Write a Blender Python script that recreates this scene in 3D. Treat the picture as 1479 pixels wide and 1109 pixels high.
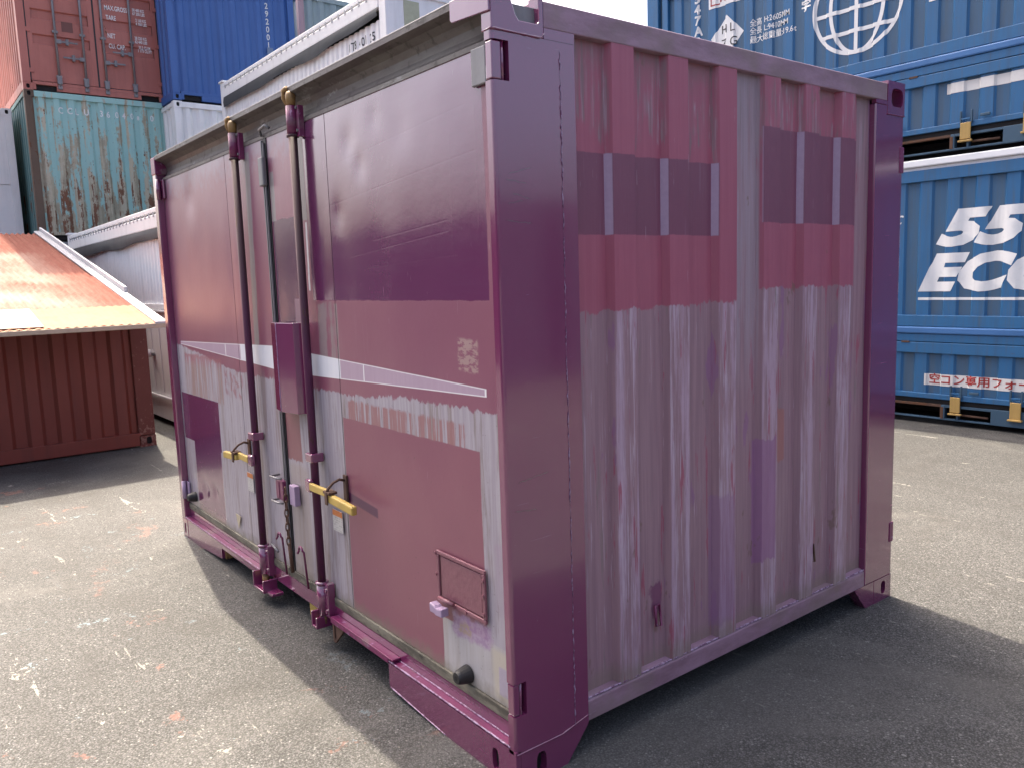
import bpy, bmesh, math, random
from mathutils import Vector, Matrix, noise as mnoise
random.seed(7)
for o in list(bpy.data.objects): bpy.data.objects.remove(o)
scene = bpy.context.scene
col = scene.collection

# ------------------------------------------------------------------ camera
cam_d = bpy.data.cameras.new('camera'); cam = bpy.data.objects.new('camera', cam_d); col.objects.link(cam)
YAW, PITCH, ROLL = 2.4835, -0.1291, -0.0331
fw = Vector((math.cos(YAW)*math.cos(PITCH), math.sin(YAW)*math.cos(PITCH), math.sin(PITCH)))
rt = Vector((math.sin(YAW), -math.cos(YAW), 0)); up = rt.cross(fw)
c_, s_ = math.cos(ROLL), math.sin(ROLL)
r2 = c_*rt + s_*up; u2 = -s_*rt + c_*up
cam.matrix_world = Matrix(((r2.x, u2.x, -fw.x, 1.9621), (r2.y, u2.y, -fw.y, -1.4827), (r2.z, u2.z, -fw.z, 1.6633), (0, 0, 0, 1)))
cam_d.sensor_fit = 'HORIZONTAL'; cam_d.sensor_width = 36; cam_d.lens = 36*1166.87/1479
cam_d.clip_start = 0.05; cam_d.clip_end = 3000
scene.camera = cam

# ------------------------------------------------------------------ sky, sun, exposure
SUN = Vector((-0.585, 0.092, 1.0)).normalized()          # direction towards the sun
EL = math.asin(SUN.z)
world = bpy.data.worlds.new('World'); scene.world = world; world.use_nodes = True
wn = world.node_tree; wn.nodes.clear()
wo = wn.nodes.new('ShaderNodeOutputWorld'); wb = wn.nodes.new('ShaderNodeBackground'); sk = wn.nodes.new('ShaderNodeTexSky')
sk.sky_type = 'NISHITA'; sk.sun_disc = False; sk.sun_elevation = EL; sk.sun_rotation = math.atan2(SUN.x, SUN.y)
sk.air_density = 0.65; sk.dust_density = 9.5; sk.ozone_density = 0.3; sk.altitude = 0
wb.inputs['Strength'].default_value = 0.15
wn.links.new(sk.outputs[0], wb.inputs[0]); wn.links.new(wb.outputs[0], wo.inputs[0])
sd = bpy.data.lights.new('sun', 'SUN'); sd.energy = 3.0; sd.angle = math.radians(0.53); sd.color = (1.0, 0.885, 0.71)
so = bpy.data.objects.new('sun', sd); col.objects.link(so); so.rotation_euler = SUN.to_track_quat('Z', 'Y').to_euler()
so.location = (-20, 3, 40)
vs = scene.view_settings
scene.display_settings.display_device = 'sRGB'
vs.view_transform = 'Standard'; vs.look = 'None'; vs.gamma = 1; vs.use_curve_mapping = False; vs.exposure = 1.95
scene.cycles.max_bounces = 8; scene.cycles.glossy_bounces = 4

# ------------------------------------------------------------------ helpers: things and meshes
def tag(o, label, cat=None, group=None, kind=None):
    if label: o['label'] = label
    if cat: o['category'] = cat
    if group: o['group'] = group
    if kind: o['kind'] = kind
    return o
def thing(name, label, cat, loc=(0, 0, 0), group=None):
    o = bpy.data.objects.new(name, None); col.objects.link(o); o.location = loc
    o.empty_display_size = 0.3
    return tag(o, label, cat, group)
class MB:
    def __init__(s): s.v = []; s.f = []; s.mi = []; s.m = 0
    def add(s, vs_, fs):
        b = len(s.v); s.v += [tuple(p) for p in vs_]
        for f in fs: s.f.append([b+i for i in f]); s.mi.append(s.m)
        return s
    def box(s, lo, hi):
        x0, y0, z0 = [min(a, b) for a, b in zip(lo, hi)]; x1, y1, z1 = [max(a, b) for a, b in zip(lo, hi)]
        return s.add([(x0,y0,z0),(x1,y0,z0),(x1,y1,z0),(x0,y1,z0),(x0,y0,z1),(x1,y0,z1),(x1,y1,z1),(x0,y1,z1)],
                     [(0,3,2,1),(4,5,6,7),(0,1,5,4),(1,2,6,5),(2,3,7,6),(3,0,4,7)])
    def prism(s, poly, fn, w0, w1):
        n = len(poly)
        return s.add([fn(u, v, w0) for u, v in poly]+[fn(u, v, w1) for u, v in poly],
                     [tuple(range(n))[::-1], tuple(range(n, 2*n))]+[(i, (i+1) % n, n+(i+1) % n, n+i) for i in range(n)])
    def tube(s, path, r, n=10, closed=False):
        P = [Vector(p) for p in path]; k = len(P); vs_ = []
        rr = r if isinstance(r, (list, tuple)) else [r]*k
        ref = None
        for i, p in enumerate(P):
            if closed: t = P[(i+1) % k]-P[i-1]
            else: t = P[min(i+1, k-1)]-P[max(i-1, 0)]
            t.normalize()
            if ref is None:
                ref = t.orthogonal().normalized()
            a = (ref - t*ref.dot(t)).normalized(); ref = a; b = t.cross(a)
            for j in range(n):
                an = 2*math.pi*j/n; vs_.append(p+(a*math.cos(an)+b*math.sin(an))*rr[i])
        fs = []
        for i in range(k if closed else k-1):
            for j in range(n):
                i2 = (i+1) % k; fs.append((i*n+j, i*n+(j+1) % n, i2*n+(j+1) % n, i2*n+j))
        if not closed: fs += [tuple(range(n))[::-1], tuple((k-1)*n+j for j in range(n))]
        return s.add(vs_, fs)
    def sheet(s, rows):       # rows: list of equal-length point lists
        n = len(rows[0]); vs_ = [p for r in rows for p in r]
        return s.add(vs_, [(i*n+j, i*n+j+1, (i+1)*n+j+1, (i+1)*n+j) for i in range(len(rows)-1) for j in range(n-1)])
    def slotbox(s, lo, hi, ax, sg, c, w, h, depth, dark):
        """box whose face (axis ax, sign sg) carries a real recessed slot; c,w,h in the other two axes (lower index first)"""
        lo = list(lo); hi = list(hi); u, v = [i for i in range(3) if i != ax]
        top = hi[ax] if sg > 0 else lo[ax]; bot = lo[ax] if sg > 0 else hi[ax]
        cu, cv = c; angs = sorted(set([round(2*math.pi*i/20, 6) for i in range(20)] +
              [round(math.atan2(b-cv, a-cu) % (2*math.pi), 6) for a in (lo[u], hi[u]) for b in (lo[v], hi[v])]))
        R1 = []; R2 = []
        for t in angs:
            ct, st = math.cos(t), math.sin(t)
            k = min([q for q in [((hi[u]-cu)/ct if ct > 1e-6 else 9), ((lo[u]-cu)/ct if ct < -1e-6 else 9), ((hi[v]-cv)/st if st > 1e-6 else 9), ((lo[v]-cv)/st if st < -1e-6 else 9)]])
            R1.append((cu+k*ct, cv+k*st))
            e = 3.2; rr = (abs(ct/(w/2))**e+abs(st/(h/2))**e)**(-1/e); R2.append((cu+rr*ct, cv+rr*st))
        def P(uv, d):
            p = [0, 0, 0]; p[ax] = d; p[u], p[v] = uv; return tuple(p)
        n = len(angs)
        m0 = s.m
        s.add([P(q, bot) for q in R1]+[P(q, top) for q in R1]+[P(q, top) for q in R2]+[P(q, top-sg*depth) for q in R2],
              [tuple(range(n))]+[(i, (i+1) % n, n+(i+1) % n, n+i) for i in range(n)]+[(n+i, n+(i+1) % n, 2*n+(i+1) % n, 2*n+i) for i in range(n)]
              +[(2*n+i, 2*n+(i+1) % n, 3*n+(i+1) % n, 3*n+i) for i in range(n)])
        s.m = dark; s.add([P(q, top-sg*depth) for q in R2], [tuple(range(n))]); s.m = m0
        return s
    def build(s, name, mats, parent=None, smooth=False, bevel=0, recalc=True, label=None):
        me = bpy.data.meshes.new(name); me.from_pydata(s.v, [], s.f)
        if not isinstance(mats, (list, tuple)): mats = [mats]
        for m in mats: me.materials.append(m)
        me.polygons.foreach_set('material_index', s.mi)
        if recalc:
            bm = bmesh.new(); bm.from_mesh(me); bmesh.ops.recalc_face_normals(bm, faces=bm.faces); bm.to_mesh(me); bm.free()
        if smooth: me.polygons.foreach_set('use_smooth', [True]*len(me.polygons))
        me.update()
        o = bpy.data.objects.new(name, me); col.objects.link(o); o.parent = parent
        if bevel:
            b = o.modifiers.new('bevel', 'BEVEL'); b.width = bevel; b.segments = 2; b.limit_method = 'ANGLE'; b.angle_limit = math.radians(40)
        if label: o['label'] = label
        return o
def bx(name, lo, hi, mat, parent, bevel=0.0, **k): return MB().box(lo, hi).build(name, mat, parent, bevel=bevel, **k)

# ------------------------------------------------------------------ helpers: node materials
class S:
    def __init__(s, m, k): s.m = m; s.k = k
    def _o(s, op, b, r=False): return s.m.math(op, b, s) if r else s.m.math(op, s, b)
    def __add__(s, b): return s._o('ADD', b)
    def __radd__(s, b): return s._o('ADD', b)
    def __sub__(s, b): return s._o('SUBTRACT', b)
    def __rsub__(s, b): return s._o('SUBTRACT', b, True)
    def __mul__(s, b): return s._o('MULTIPLY', b)
    def __rmul__(s, b): return s._o('MULTIPLY', b)
    def __truediv__(s, b): return s._o('DIVIDE', b)
class Mat:
    def __init__(s, name, rough=0.5, metallic=0.0):
        s.m = bpy.data.materials.new(name); s.m.use_nodes = True; s.t = s.m.node_tree; s.t.nodes.clear()
        s.out = s.t.nodes.new('ShaderNodeOutputMaterial'); s.b = s.t.nodes.new('ShaderNodeBsdfPrincipled')
        s.t.links.new(s.b.outputs[0], s.out.inputs[0]); s.b.inputs['Metallic'].default_value = metallic
        s.rough = rough; s.col = None; s.tc = s.t.nodes.new('ShaderNodeTexCoord')
        sp = s.t.nodes.new('ShaderNodeSeparateXYZ'); s.t.links.new(s.tc.outputs['Object'], sp.inputs[0])
        s.x, s.y, s.z = [S(s, sp.outputs[i]) for i in range(3)]
    def link(s, a, inp):
        if isinstance(a, S): s.t.links.new(a.k, inp)
        elif isinstance(a, (tuple, list)): inp.default_value = tuple(a)+((1,) if len(a) == 3 and len(inp.default_value) == 4 else ())
        else: inp.default_value = a
    def math(s, op, a, b=0.0, c=None, clamp=False):
        n = s.t.nodes.new('ShaderNodeMath'); n.operation = op; n.use_clamp = clamp
        s.link(a, n.inputs[0]); s.link(b, n.inputs[1])
        if c is not None: s.link(c, n.inputs[2])
        return S(s, n.outputs[0])
    def mn(s, *a):
        r = a[0]
        for q in a[1:]: r = s.math('MINIMUM', r, q)
        return r
    def mx(s, *a):
        r = a[0]
        for q in a[1:]: r = s.math('MAXIMUM', r, q)
        return r
    def abs(s, a): return s.math('ABSOLUTE', a)
    def frac(s, a): return s.math('FRACT', a)
    def step(s, a, t, w=0.004): return s.math('MULTIPLY_ADD', a - t, 1.0/w, 0.5, clamp=True)     # 0 below t, 1 above
    def sub(s, a, t, w=0.004): return s.math('MULTIPLY_ADD', t - a if isinstance(t, S) else s.math('SUBTRACT', t, a), 1.0/w, 0.5, clamp=True)
    def band(s, a, lo, hi, w=0.004): return s.step(a, lo, w)*s.sub(a, hi, w)
    def rect(s, a, z, a0, a1, z0, z1, w=0.004): return s.band(a, a0, a1, w)*s.band(z, z0, z1, w)
    def noise(s, sc, detail=3.0, rough=0.55, off=0.0, dist=0.0):
        if not isinstance(sc, (tuple, list)): sc = (sc, sc, sc)
        v = s.t.nodes.new('ShaderNodeVectorMath'); v.operation = 'MULTIPLY_ADD'; s.t.links.new(s.tc.outputs['Object'], v.inputs[0])
        v.inputs[1].default_value = sc; v.inputs[2].default_value = (off, off*1.7, off*0.6)
        n = s.t.nodes.new('ShaderNodeTexNoise'); s.t.links.new(v.outputs[0], n.inputs['Vector']); n.inputs['Scale'].default_value = 1
        n.inputs['Detail'].default_value = detail; n.inputs['Roughness'].default_value = rough; n.inputs['Distortion'].default_value = dist
        return S(s, n.outputs[0])
    def vor(s, scale, feature='F1', rnd=1.0, off=0.0):
        v = s.t.nodes.new('ShaderNodeVectorMath'); v.operation = 'ADD'; s.t.links.new(s.tc.outputs['Object'], v.inputs[0]); v.inputs[1].default_value = (off, off, off)
        n = s.t.nodes.new('ShaderNodeTexVoronoi'); n.feature = feature; s.t.links.new(v.outputs[0], n.inputs['Vector']); n.inputs['Scale'].default_value = scale
        n.inputs['Randomness'].default_value = rnd
        sp = s.t.nodes.new('ShaderNodeSeparateXYZ'); s.t.links.new(n.outputs['Color'], sp.inputs[0])
        return S(s, n.outputs['Distance']), S(s, sp.outputs[0]), S(s, sp.outputs[1])
    def mix(s, f, a, b, mode='MIX'):
        n = s.t.nodes.new('ShaderNodeMix'); n.data_type = 'RGBA'; n.blend_type = mode
        s.link(f, n.inputs[0]); s.link(a, n.inputs[6]); s.link(b, n.inputs[7]); return S(s, n.outputs[2])
    def scale_col(s, c, f):     # colour times scalar socket
        n = s.t.nodes.new('ShaderNodeVectorMath'); n.operation = 'SCALE'; s.link(c, n.inputs[0]); s.link(f, n.inputs['Scale']); return S(s, n.outputs[0])
    def base(s, c, rough=None):
        s.col = c
        if rough is not None: s.rough = rough
    def layer(s, f, c, rough=None):
        s.col = s.mix(f, s.col, c)
        if rough is not None:
            a = s.rough
            n = s.t.nodes.new('ShaderNodeMix'); n.data_type = 'FLOAT'; s.link(f, n.inputs[0]); s.link(a, n.inputs[2]); s.link(rough, n.inputs[3]); s.rough = S(s, n.outputs[0])
    def bump(s, h, dist=0.002, strength=1.0):
        n = s.t.nodes.new('ShaderNodeBump'); n.inputs['Distance'].default_value = dist; n.inputs['Strength'].default_value = strength
        s.link(h, n.inputs['Height']); s.t.links.new(n.outputs[0], s.b.inputs['Normal'])
    def done(s, spec=0.5, alb=0.70):
        s.link(s.scale_col(s.col, alb), s.b.inputs['Base Color']); s.link(s.rough, s.b.inputs['Roughness'])
        s.b.inputs['Specular IOR Level'].default_value = spec
        return s.m
def painted(name, c, rough=0.45, rust=0.0, grime=0.25, fade=0.2, bump=0.0012, metallic=0.0, spec=0.5, seed=0.0, alb=0.70):
    m = Mat(name, rough, metallic); m.base(c)
    big = m.noise(0.9, 4, 0.6, 3+seed); st = m.noise((7, 7, 0.55), 4, 0.65, 1.3+seed); fine = m.noise(26, 4, 0.6, 5+seed)
    m.layer(m.math('MULTIPLY', m.step(big, 0.56, 0.25), fade), [min(1, q*1.35+0.05) for q in c], rough+0.12)
    m.layer(m.step(st, 0.60, 0.22)*grime, [q*0.35+0.02 for q in c], min(1, rough+0.2))
    m.layer(m.step(fine, 0.62, 0.15)*(grime*0.5), [q*0.6+0.015 for q in c])
    if rust:
        r1 = m.noise((5, 5, 2.2), 6, 0.7, 9+seed); m.layer(m.step(r1 + (fine-0.5)*0.15, 0.70-0.18*rust, 0.05), m.mix(fine, (0.10, 0.035, 0.015), (0.22, 0.10, 0.05)), 0.85)
    if bump: m.bump(m.noise(9, 3, 0.5, 2)*1.0 + fine*0.25, bump)
    return m.done(spec, alb)
def plain(name, c, rough=0.5, metallic=0.0, var=0.25, spec=0.5, alb=0.70):
    m = Mat(name, rough, metallic); n = m.noise(14, 4, 0.6, 1)
    m.base(m.mix(n, [q*(1-var) for q in c], [min(1, q*(1+var)) for q in c])); return m.done(spec, alb)

PURP = (0.180, 0.026, 0.094)
# gloss purple enamel of frame parts, with orange peel and a few scuffs
m = Mat('gloss_purple', 0.14); m.base(PURP)
lo_ = m.noise(1.6, 3, 0.5, 4); pe = m.noise(190, 2, 0.5, 1); wv = m.noise((7, 7, 3.5), 3, 0.5, 2)
m.layer(m.step(lo_, 0.5, 0.3)*0.35, (0.16, 0.035, 0.10))
sc = m.noise((3, 3, 40), 4, 0.75, 7); m.layer(m.step(sc, 0.705, 0.02)*0.55, (0.30, 0.14, 0.26), 0.35)
s2 = m.noise((5, 5, 150), 3, 0.7, 27); m.layer(m.step(s2, 0.70, 0.03)*m.step(m.noise(2.3, 3, 0.6, 17), 0.52, 0.1)*0.5, (0.34, 0.17, 0.30), 0.4)
sq = m.noise(45, 3, 0.6, 5)-0.5
for z0_, k_, y0_, y1_ in ((1.835, 0.10, 0.035, 0.125), (1.895, -0.15, 0.045, 0.10), (1.915, 0.2, 0.06, 0.13), (1.955, 0.12, 0.04, 0.115), (1.985, -0.25, 0.05, 0.135), (0.93, 0.1, 0.03, 0.12), (1.03, -0.12, 0.05, 0.17)):
    m.layer(m.sub(m.abs(m.z - z0_ + (m.y-0.08)*k_ + sq*0.012), 0.0018, 0.002)*m.band(m.y + sq*0.05, y0_, y1_, 0.01)*0.6, (0.05, 0.02, 0.04), 0.4)
ch_ = m.noise(55, 4, 0.7, 37); m.layer(m.step(ch_, 0.735, 0.015)*0.7, (0.40, 0.28, 0.36), 0.5)
dm = m.noise(38, 3, 0.6, 11); m.layer(m.step(dm, 0.76, 0.03)*0.6, (0.05, 0.015, 0.03), 0.5)
m.bump(pe*0.10 + wv*1.0 + dm*0.08, 0.0022); m.b.inputs['Coat Weight'].default_value = 1.0; m.b.inputs['Coat Roughness'].default_value = 0.08; m.b.inputs['Coat IOR'].default_value = 1.7; GLOSS = m.done(0.7, 0.95)
m = Mat('worn_purple', 0.28); m.base(PURP)
n1 = m.noise((9, 9, 9), 5, 0.65, 4); m.layer(m.step(n1, 0.60, 0.10)*0.75, (0.22, 0.15, 0.16), 0.6)
n2 = m.noise(30, 4, 0.6, 8); m.layer(m.step(n2, 0.64, 0.05)*0.8, (0.34, 0.20, 0.34), 0.4)
m.bump(n2, 0.002); WORNP = m.done(0.5, 0.9)
m = Mat('weld_bead', 0.3); wbn = m.noise(70, 3, 0.6, 1); m.base(m.mix(m.step(wbn, 0.5, 0.15), (0.20, 0.08, 0.17), (0.55, 0.40, 0.58))); m.bump(wbn, 0.004); WELD = m.done()
BLACK = plain('black_gap', (0.012, 0.011, 0.012), 0.8)
RUBBER = plain('black_rubber', (0.022, 0.022, 0.024), 0.55)
STEEL = painted('bare_grey_steel', (0.30, 0.29, 0.30), 0.45, 0.25, 0.4, 0.2, metallic=0.3)
m = Mat('bar_paint', 0.5)                                   # locking bars: purple below, worn brown grey above
zz = m.z + (m.noise((10, 10, 3), 4, 0.6)-0.5)*0.5
m.base(m.mix(m.step(zz, 1.55, 0.5), (0.13, 0.032, 0.085), (0.085, 0.042, 0.05)))
m.layer(m.step(m.noise((20, 20, 5), 5, 0.7, 3), 0.62, 0.08), (0.10, 0.05, 0.035), 0.6); BARP = m.done(0.25)
BRASS = painted('worn_yellow_brown', (0.42, 0.25, 0.09), 0.5, 0.5, 0.5, 0.3)
YELLOW = painted('yellow_paint', (0.66, 0.46, 0.11), 0.5, 0.15, 0.35, 0.3)
RUST = painted('rusty_steel', (0.13, 0.065, 0.04), 0.8, 0.8, 0.5, 0.3)
LILAC = painted('lilac_paint', (0.52, 0.38, 0.56), 0.4, 0.0, 0.2, 0.2)
# grey weathered top rail
m = Mat('weathered_rail', 0.5); g1 = m.noise((2.5, 6, 9), 5, 0.65, 2); g2 = m.noise(22, 4, 0.6, 4)
m.base(m.mix(m.step(g1, 0.5, 0.3), (0.105, 0.075, 0.075), (0.19, 0.17, 0.15)))
m.layer(m.step(g2, 0.62, 0.1)*0.7, (0.07, 0.06, 0.05), 0.7); m.layer(m.step(m.noise((4, 4, 12), 5, 0.7, 8), 0.64, 0.05)*0.6, (0.40, 0.38, 0.38)); m.bump(g2, 0.002); RAILG = m.done()
m = Mat('door_gasket', 0.7); g1 = m.noise((6, 6, 20), 5, 0.7, 2); m.base(m.mix(m.step(g1, 0.5, 0.2), (0.10, 0.09, 0.07), (0.27, 0.25, 0.19)))
m.layer(m.step(m.noise((14, 14, 30), 4, 0.7, 5), 0.62, 0.06), (0.04, 0.035, 0.03)); m.bump(g1, 0.004); GASK = m.done()

# ---- door face of the purple container: layers of patched paint (a = metres from the near corner)
MAUVE = (0.275, 0.080, 0.145); PRIM = (0.50, 0.455, 0.505); DARKP = (0.170, 0.036, 0.118)
m = Mat('patched_door_paint', 0.34)
a = m.x*-1.0; z = m.z
e1 = m.noise(16, 4, 0.6, 2)-0.5; e2 = m.noise((45, 45, 9), 4, 0.65, 6)-0.5; strk = m.noise((55, 55, 2.2), 4, 0.6, 1); big = m.noise(1.5, 3, 0.5, 8)
strk2 = m.noise((24, 24, 1.4), 5, 0.7, 12); fine = m.noise(60, 4, 0.6, 3)
zj = z + e1*0.05 + e2*0.05; aj = a + e1*0.02
m.base(MAUVE, 0.33)
m.layer(m.step(big, 0.5, 0.35)*0.45, (0.33, 0.12, 0.16))
m.layer(m.step(z + e1*0.35 + e2*0.12, 2.29, 0.14)*m.step(a, 1.42)*0.8, (0.33, 0.26, 0.33), 0.42)
m.layer(m.step(strk2, 0.66, 0.12)*m.step(z, 1.3)*0.18, (0.45, 0.28, 0.34))
m.layer(m.rect(a + e1*0.01, z + e1*0.012, 0.112, 1.435, 1.597, 2.36), DARKP, 0.15)                  # large gloss patch
m.layer(m.rect(a, z, 0.112, 1.435, 1.597, 2.36)*m.step(m.noise((2.5, 2.5, 30), 3, 0.6, 2), 0.55, 0.2)*0.25, (0.18, 0.06, 0.14), 0.2)
m.layer(m.rect(a + e1*0.02, zj, 1.2, 1.40, 1.30, 1.585)*m.step(strk2 + e1*0.3, 0.47, 0.1)*0.75, (0.33, 0.27, 0.27), 0.5)
m.layer(m.rect(a, z + e1*0.02, 1.535, 1.835, 1.40, 1.975), (0.105, 0.03, 0.09), 0.2)
m.layer(m.rect(a, z, 1.53, 1.64, 1.40, 1.605)*0.9, (0.30, 0.18, 0.24), 0.35)
m.layer(m.band(a + (z-1.8)*0.03 + e1*0.01, 1.452, 1.468)*m.band(z, 1.64, 1.94), (0.80, 0.78, 0.84), 0.4)
gs = m.mx(m.rect(a + e2*0.03 + (z-1.43)*0.06, z, 2.13, 2.195, 1.32, 2.33), m.rect(a + e2*0.02, z, 1.44, 1.495, 1.95, 2.33), m.rect(a+e2*0.02, z, 1.79, 1.84, 1.97, 2.2))
m.layer(gs*0.85, m.mix(strk2, (0.20, 0.18, 0.15), (0.42, 0.40, 0.42)), 0.5)
# primer below the coat line
linz = m.mx(1.19 + a*0.0, m.mn(1.222 + (a*0.0), 1.30-(a*0.11)), (a-2.6)*0.10+1.20)
prim = m.sub(zj, linz + 0.012, 0.006)
pc = m.mix(m.step(strk, 0.5, 0.22), (0.40, 0.35, 0.405), PRIM)
pc = m.mix(m.step(strk2 + e2*0.2, 0.57, 0.10)*0.75, pc, (0.285, 0.225, 0.215))
pc = m.mix(m.step(m.noise((70, 70, 5), 4, 0.7, 21), 0.64, 0.06)*0.6, pc, (0.22, 0.16, 0.15))
m.layer(prim, pc, 0.46)
# stripy residue of the old coat
sb = m.step(m.noise((48, 48, 1.1), 3, 0.65, 17) + e1*0.10, 0.50, 0.05)
m.layer(m.rect(aj, z + e1*0.05, 0.28, 1.15, 1.07, 1.180, 0.012)*sb*0.85, (0.36, 0.15, 0.155), 0.4)
m.layer(m.rect(aj, zj, 2.76, 3.47, 0.99, 1.255, 0.012)*m.mx(sb, m.step(zj, 1.235, 0.02))*0.8, m.mix(m.step(zj, 1.2, 0.04), (0.37, 0.23, 0.21), (0.36, 0.13, 0.16)), 0.4)
m.layer(m.rect(aj, zj, 2.42, 2.72, 1.06, 1.20, 0.02)*m.step(e1 + e2, 0.02, 0.1)*0.8, (0.34, 0.14, 0.17), 0.4)
m.layer(m.rect(aj, zj, 1.45, 2.15, 0.85, 1.24, 0.05)*m.step(strk2 + e1*0.2, 0.53, 0.1)*0.45, (0.32, 0.24, 0.25), 0.5)
# wedge stripe
top = m.mn(a*0.0328+1.3075, 1.42-(a*0.0252)); bot = m.mx(1.2885-(a*0.0215), a*0.0365+1.184)
wl = m.band(a, 0.143, 3.53, 0.003)
w_in = m.step(z - bot, 0.0, 0.003)*m.sub(z - top, 0.0, 0.003)*wl
edge = m.mx(m.sub(m.abs(z-top), 0.0035, 0.002), m.sub(m.abs(z-bot), 0.0035, 0.002), m.sub(m.abs(a-0.99), 0.004, 0.002), m.sub(m.abs(a-2.66), 0.005, 0.002), m.sub(m.abs(a-0.148), 0.005, 0.002))*w_in
ctr = m.band(a, 1.2, 2.42, 0.01)
m.layer(w_in*m.mx(ctr, 0.62 + 0*a), m.mix(ctr, m.mix(strk, (0.58, 0.46, 0.60), (0.72, 0.62, 0.76)), m.mix(strk, (0.84, 0.85, 0.93), (0.97, 0.97, 1.0))), 0.42)
m.layer(edge*0.9, (1.0, 1.0, 1.0), 0.4)
# solid patches on the primer
m.layer(m.rect(a, z + e1*0.006, 2.87, 3.60, 0.69, 0.994), DARKP, 0.16)
m.layer(m.rect(a, z, 2.89, 3.40, 0.22, 0.70), DARKP, 0.16)
m.layer(m.rect(a + e1*0.01, zj, 1.672, 1.845, 0.82, 1.10), (0.30, 0.12, 0.14), 0.3)
m.layer(m.rect(aj, zj, 1.62, 1.84, 0.22, 0.80, 0.03)*0.55, m.mix(strk2, (0.46, 0.40, 0.34), (0.40, 0.30, 0.26)), 0.5)
m.layer(m.rect(a + e1*0.008, z + e1*0.01, 0.195, 1.205, 0.20, 1.098)*(1-m.rect(a, z, 0.0, 0.475, 0.0, 0.435)), m.mix(m.step(big, 0.5, 0.4), (0.275, 0.085, 0.138), (0.315, 0.115, 0.155)), 0.36)
hp = m.rect(aj, z - (a-1.0)*0.10, 0.94, 1.20, 0.712, 0.752, 0.006); m.layer(hp, (0.10, 0.016, 0.075), 0.3)
# lower right corner: bare yellowed paint with a rough lilac patch and a repair
lr = m.rect(a, z, 0.0, 0.475, 0.0, 0.435)*prim
m.layer(lr*0.85, m.mix(m.step(strk2, 0.5, 0.3), (0.50, 0.46, 0.44), (0.62, 0.60, 0.62)), 0.5)
m.layer(m.rect(a + e1*0.1, z + e1*0.06 + a*0.06, 0.17, 0.40, 0.415, 0.50, 0.015)*0.85, m.mix(m.step(fine, 0.5, 0.1), (0.40, 0.25, 0.42), (0.50, 0.36, 0.50)), 0.5)
m.layer(m.rect(a + e1*0.05, z + e1*0.05 + a*0.06, 0.29, 0.37, 0.43, 0.475, 0.015)*m.step(fine, 0.45, 0.1), (0.45, 0.33, 0.28), 0.6)
m.layer(m.rect(a + e1*0.04, z + e1*0.03, 0.055, 0.165, 0.25, 0.42, 0.02)*0.7, (0.62, 0.56, 0.44), 0.5)
m.layer(m.rect(a + e1*0.01, z + e1*0.01, 0.04, 0.135, 0.265, 0.365), m.mix(fine, (0.42, 0.36, 0.44), (0.55, 0.48, 0.58)), 0.5)
m.layer(m.rect(aj, zj, 0.06, 0.13, 0.55, 0.80, 0.02)*m.step(strk2, 0.5, 0.2)*0.6, (0.42, 0.26, 0.40), 0.5)
m.layer(m.step(fine, 0.70, 0.03)*prim*0.5, (0.16, 0.11, 0.09), 0.6)
# near the bottom seal: grime; patch of residue above right
m.layer(m.sub(z + e1*0.10 + e2*0.06, 0.262, 0.05)*0.65, (0.24, 0.21, 0.16), 0.65)
m.layer(m.rect(a + e1*0.02, z + e1*0.02, 0.185, 0.30, 1.36, 1.47, 0.01)*m.step(m.noise((40, 40, 90), 3, 0.6), 0.47, 0.1)*0.85, (0.45, 0.30, 0.28), 0.5)
m.layer(m.step(m.noise((160, 160, 6), 3, 0.6, 30), 0.74, 0.02)*0.5, (0.55, 0.42, 0.52), 0.4)
h = fine*0.10 + m.noise((6, 6, 6), 4, 0.6, 14)*0.7
for (k, c0, a0, a1) in ((0.075, 2.02, 0.15, 1.42), (0.08, 1.795, 0.32, 1.25), (0.075, 1.83, 0.33, 0.85), (0.04, 1.70, 0.28, 0.9), (0.07, 2.17, 0.2, 1.44)):
    h = h + m.sub(m.abs(z - (c0 + a*k*-1.0 + 0.06)), 0.0025, 0.003)*m.band(a, a0, a1)*-0.05
for (c0, z0, z1) in ((0.30, 1.72, 2.15), (1.21, 1.25, 2.36), (0.155, 1.62, 2.2)):
    h = h + m.sub(m.abs(a - c0 + e1*0.02), 0.003, 0.004)*m.band(z, z0, z1)*0.07
m.bump(h, 0.0019)
gl = m.mx(m.rect(a, z, 0.112, 1.435, 1.597, 2.36), m.rect(a, z, 2.87, 3.60, 0.22, 0.994))
m.link(gl*0.65 + 0.22*m.sub(prim, 0.5, 0.1), m.b.inputs['Coat Weight']); m.link(0.26 - gl*0.17, m.b.inputs['Coat Roughness']); m.b.inputs['Coat IOR'].default_value = 1.6
DOOR = m.done(0.6, 0.74)

# ---- corrugated end wall of the purple container (y = metres from the near corner)
m = Mat('patched_end_paint', 0.45)
y = m.y; z = m.z
e1 = m.noise(14, 4, 0.6, 2)-0.5; e2 = m.noise((40, 40, 7), 4, 0.65, 6)-0.5; strk = m.noise((60, 60, 1.6), 4, 0.6, 1); strk2 = m.noise((22, 22, 1.2), 5, 0.7, 12); fine = m.noise(60, 4, 0.6, 3)
zj = z + e1*0.06 + e2*0.05
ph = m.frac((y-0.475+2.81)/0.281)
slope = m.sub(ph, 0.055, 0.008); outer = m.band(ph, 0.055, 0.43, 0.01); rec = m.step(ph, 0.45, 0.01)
RED = (0.275, 0.078, 0.120)
pc = m.mix(m.step(strk, 0.5, 0.25), (0.275, 0.160, 0.195), (0.335, 0.200, 0.235))
pc = m.mix(m.step(strk2 + e2*0.3, 0.53, 0.16)*outer*0.85, pc, (0.46, 0.32, 0.41))
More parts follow.
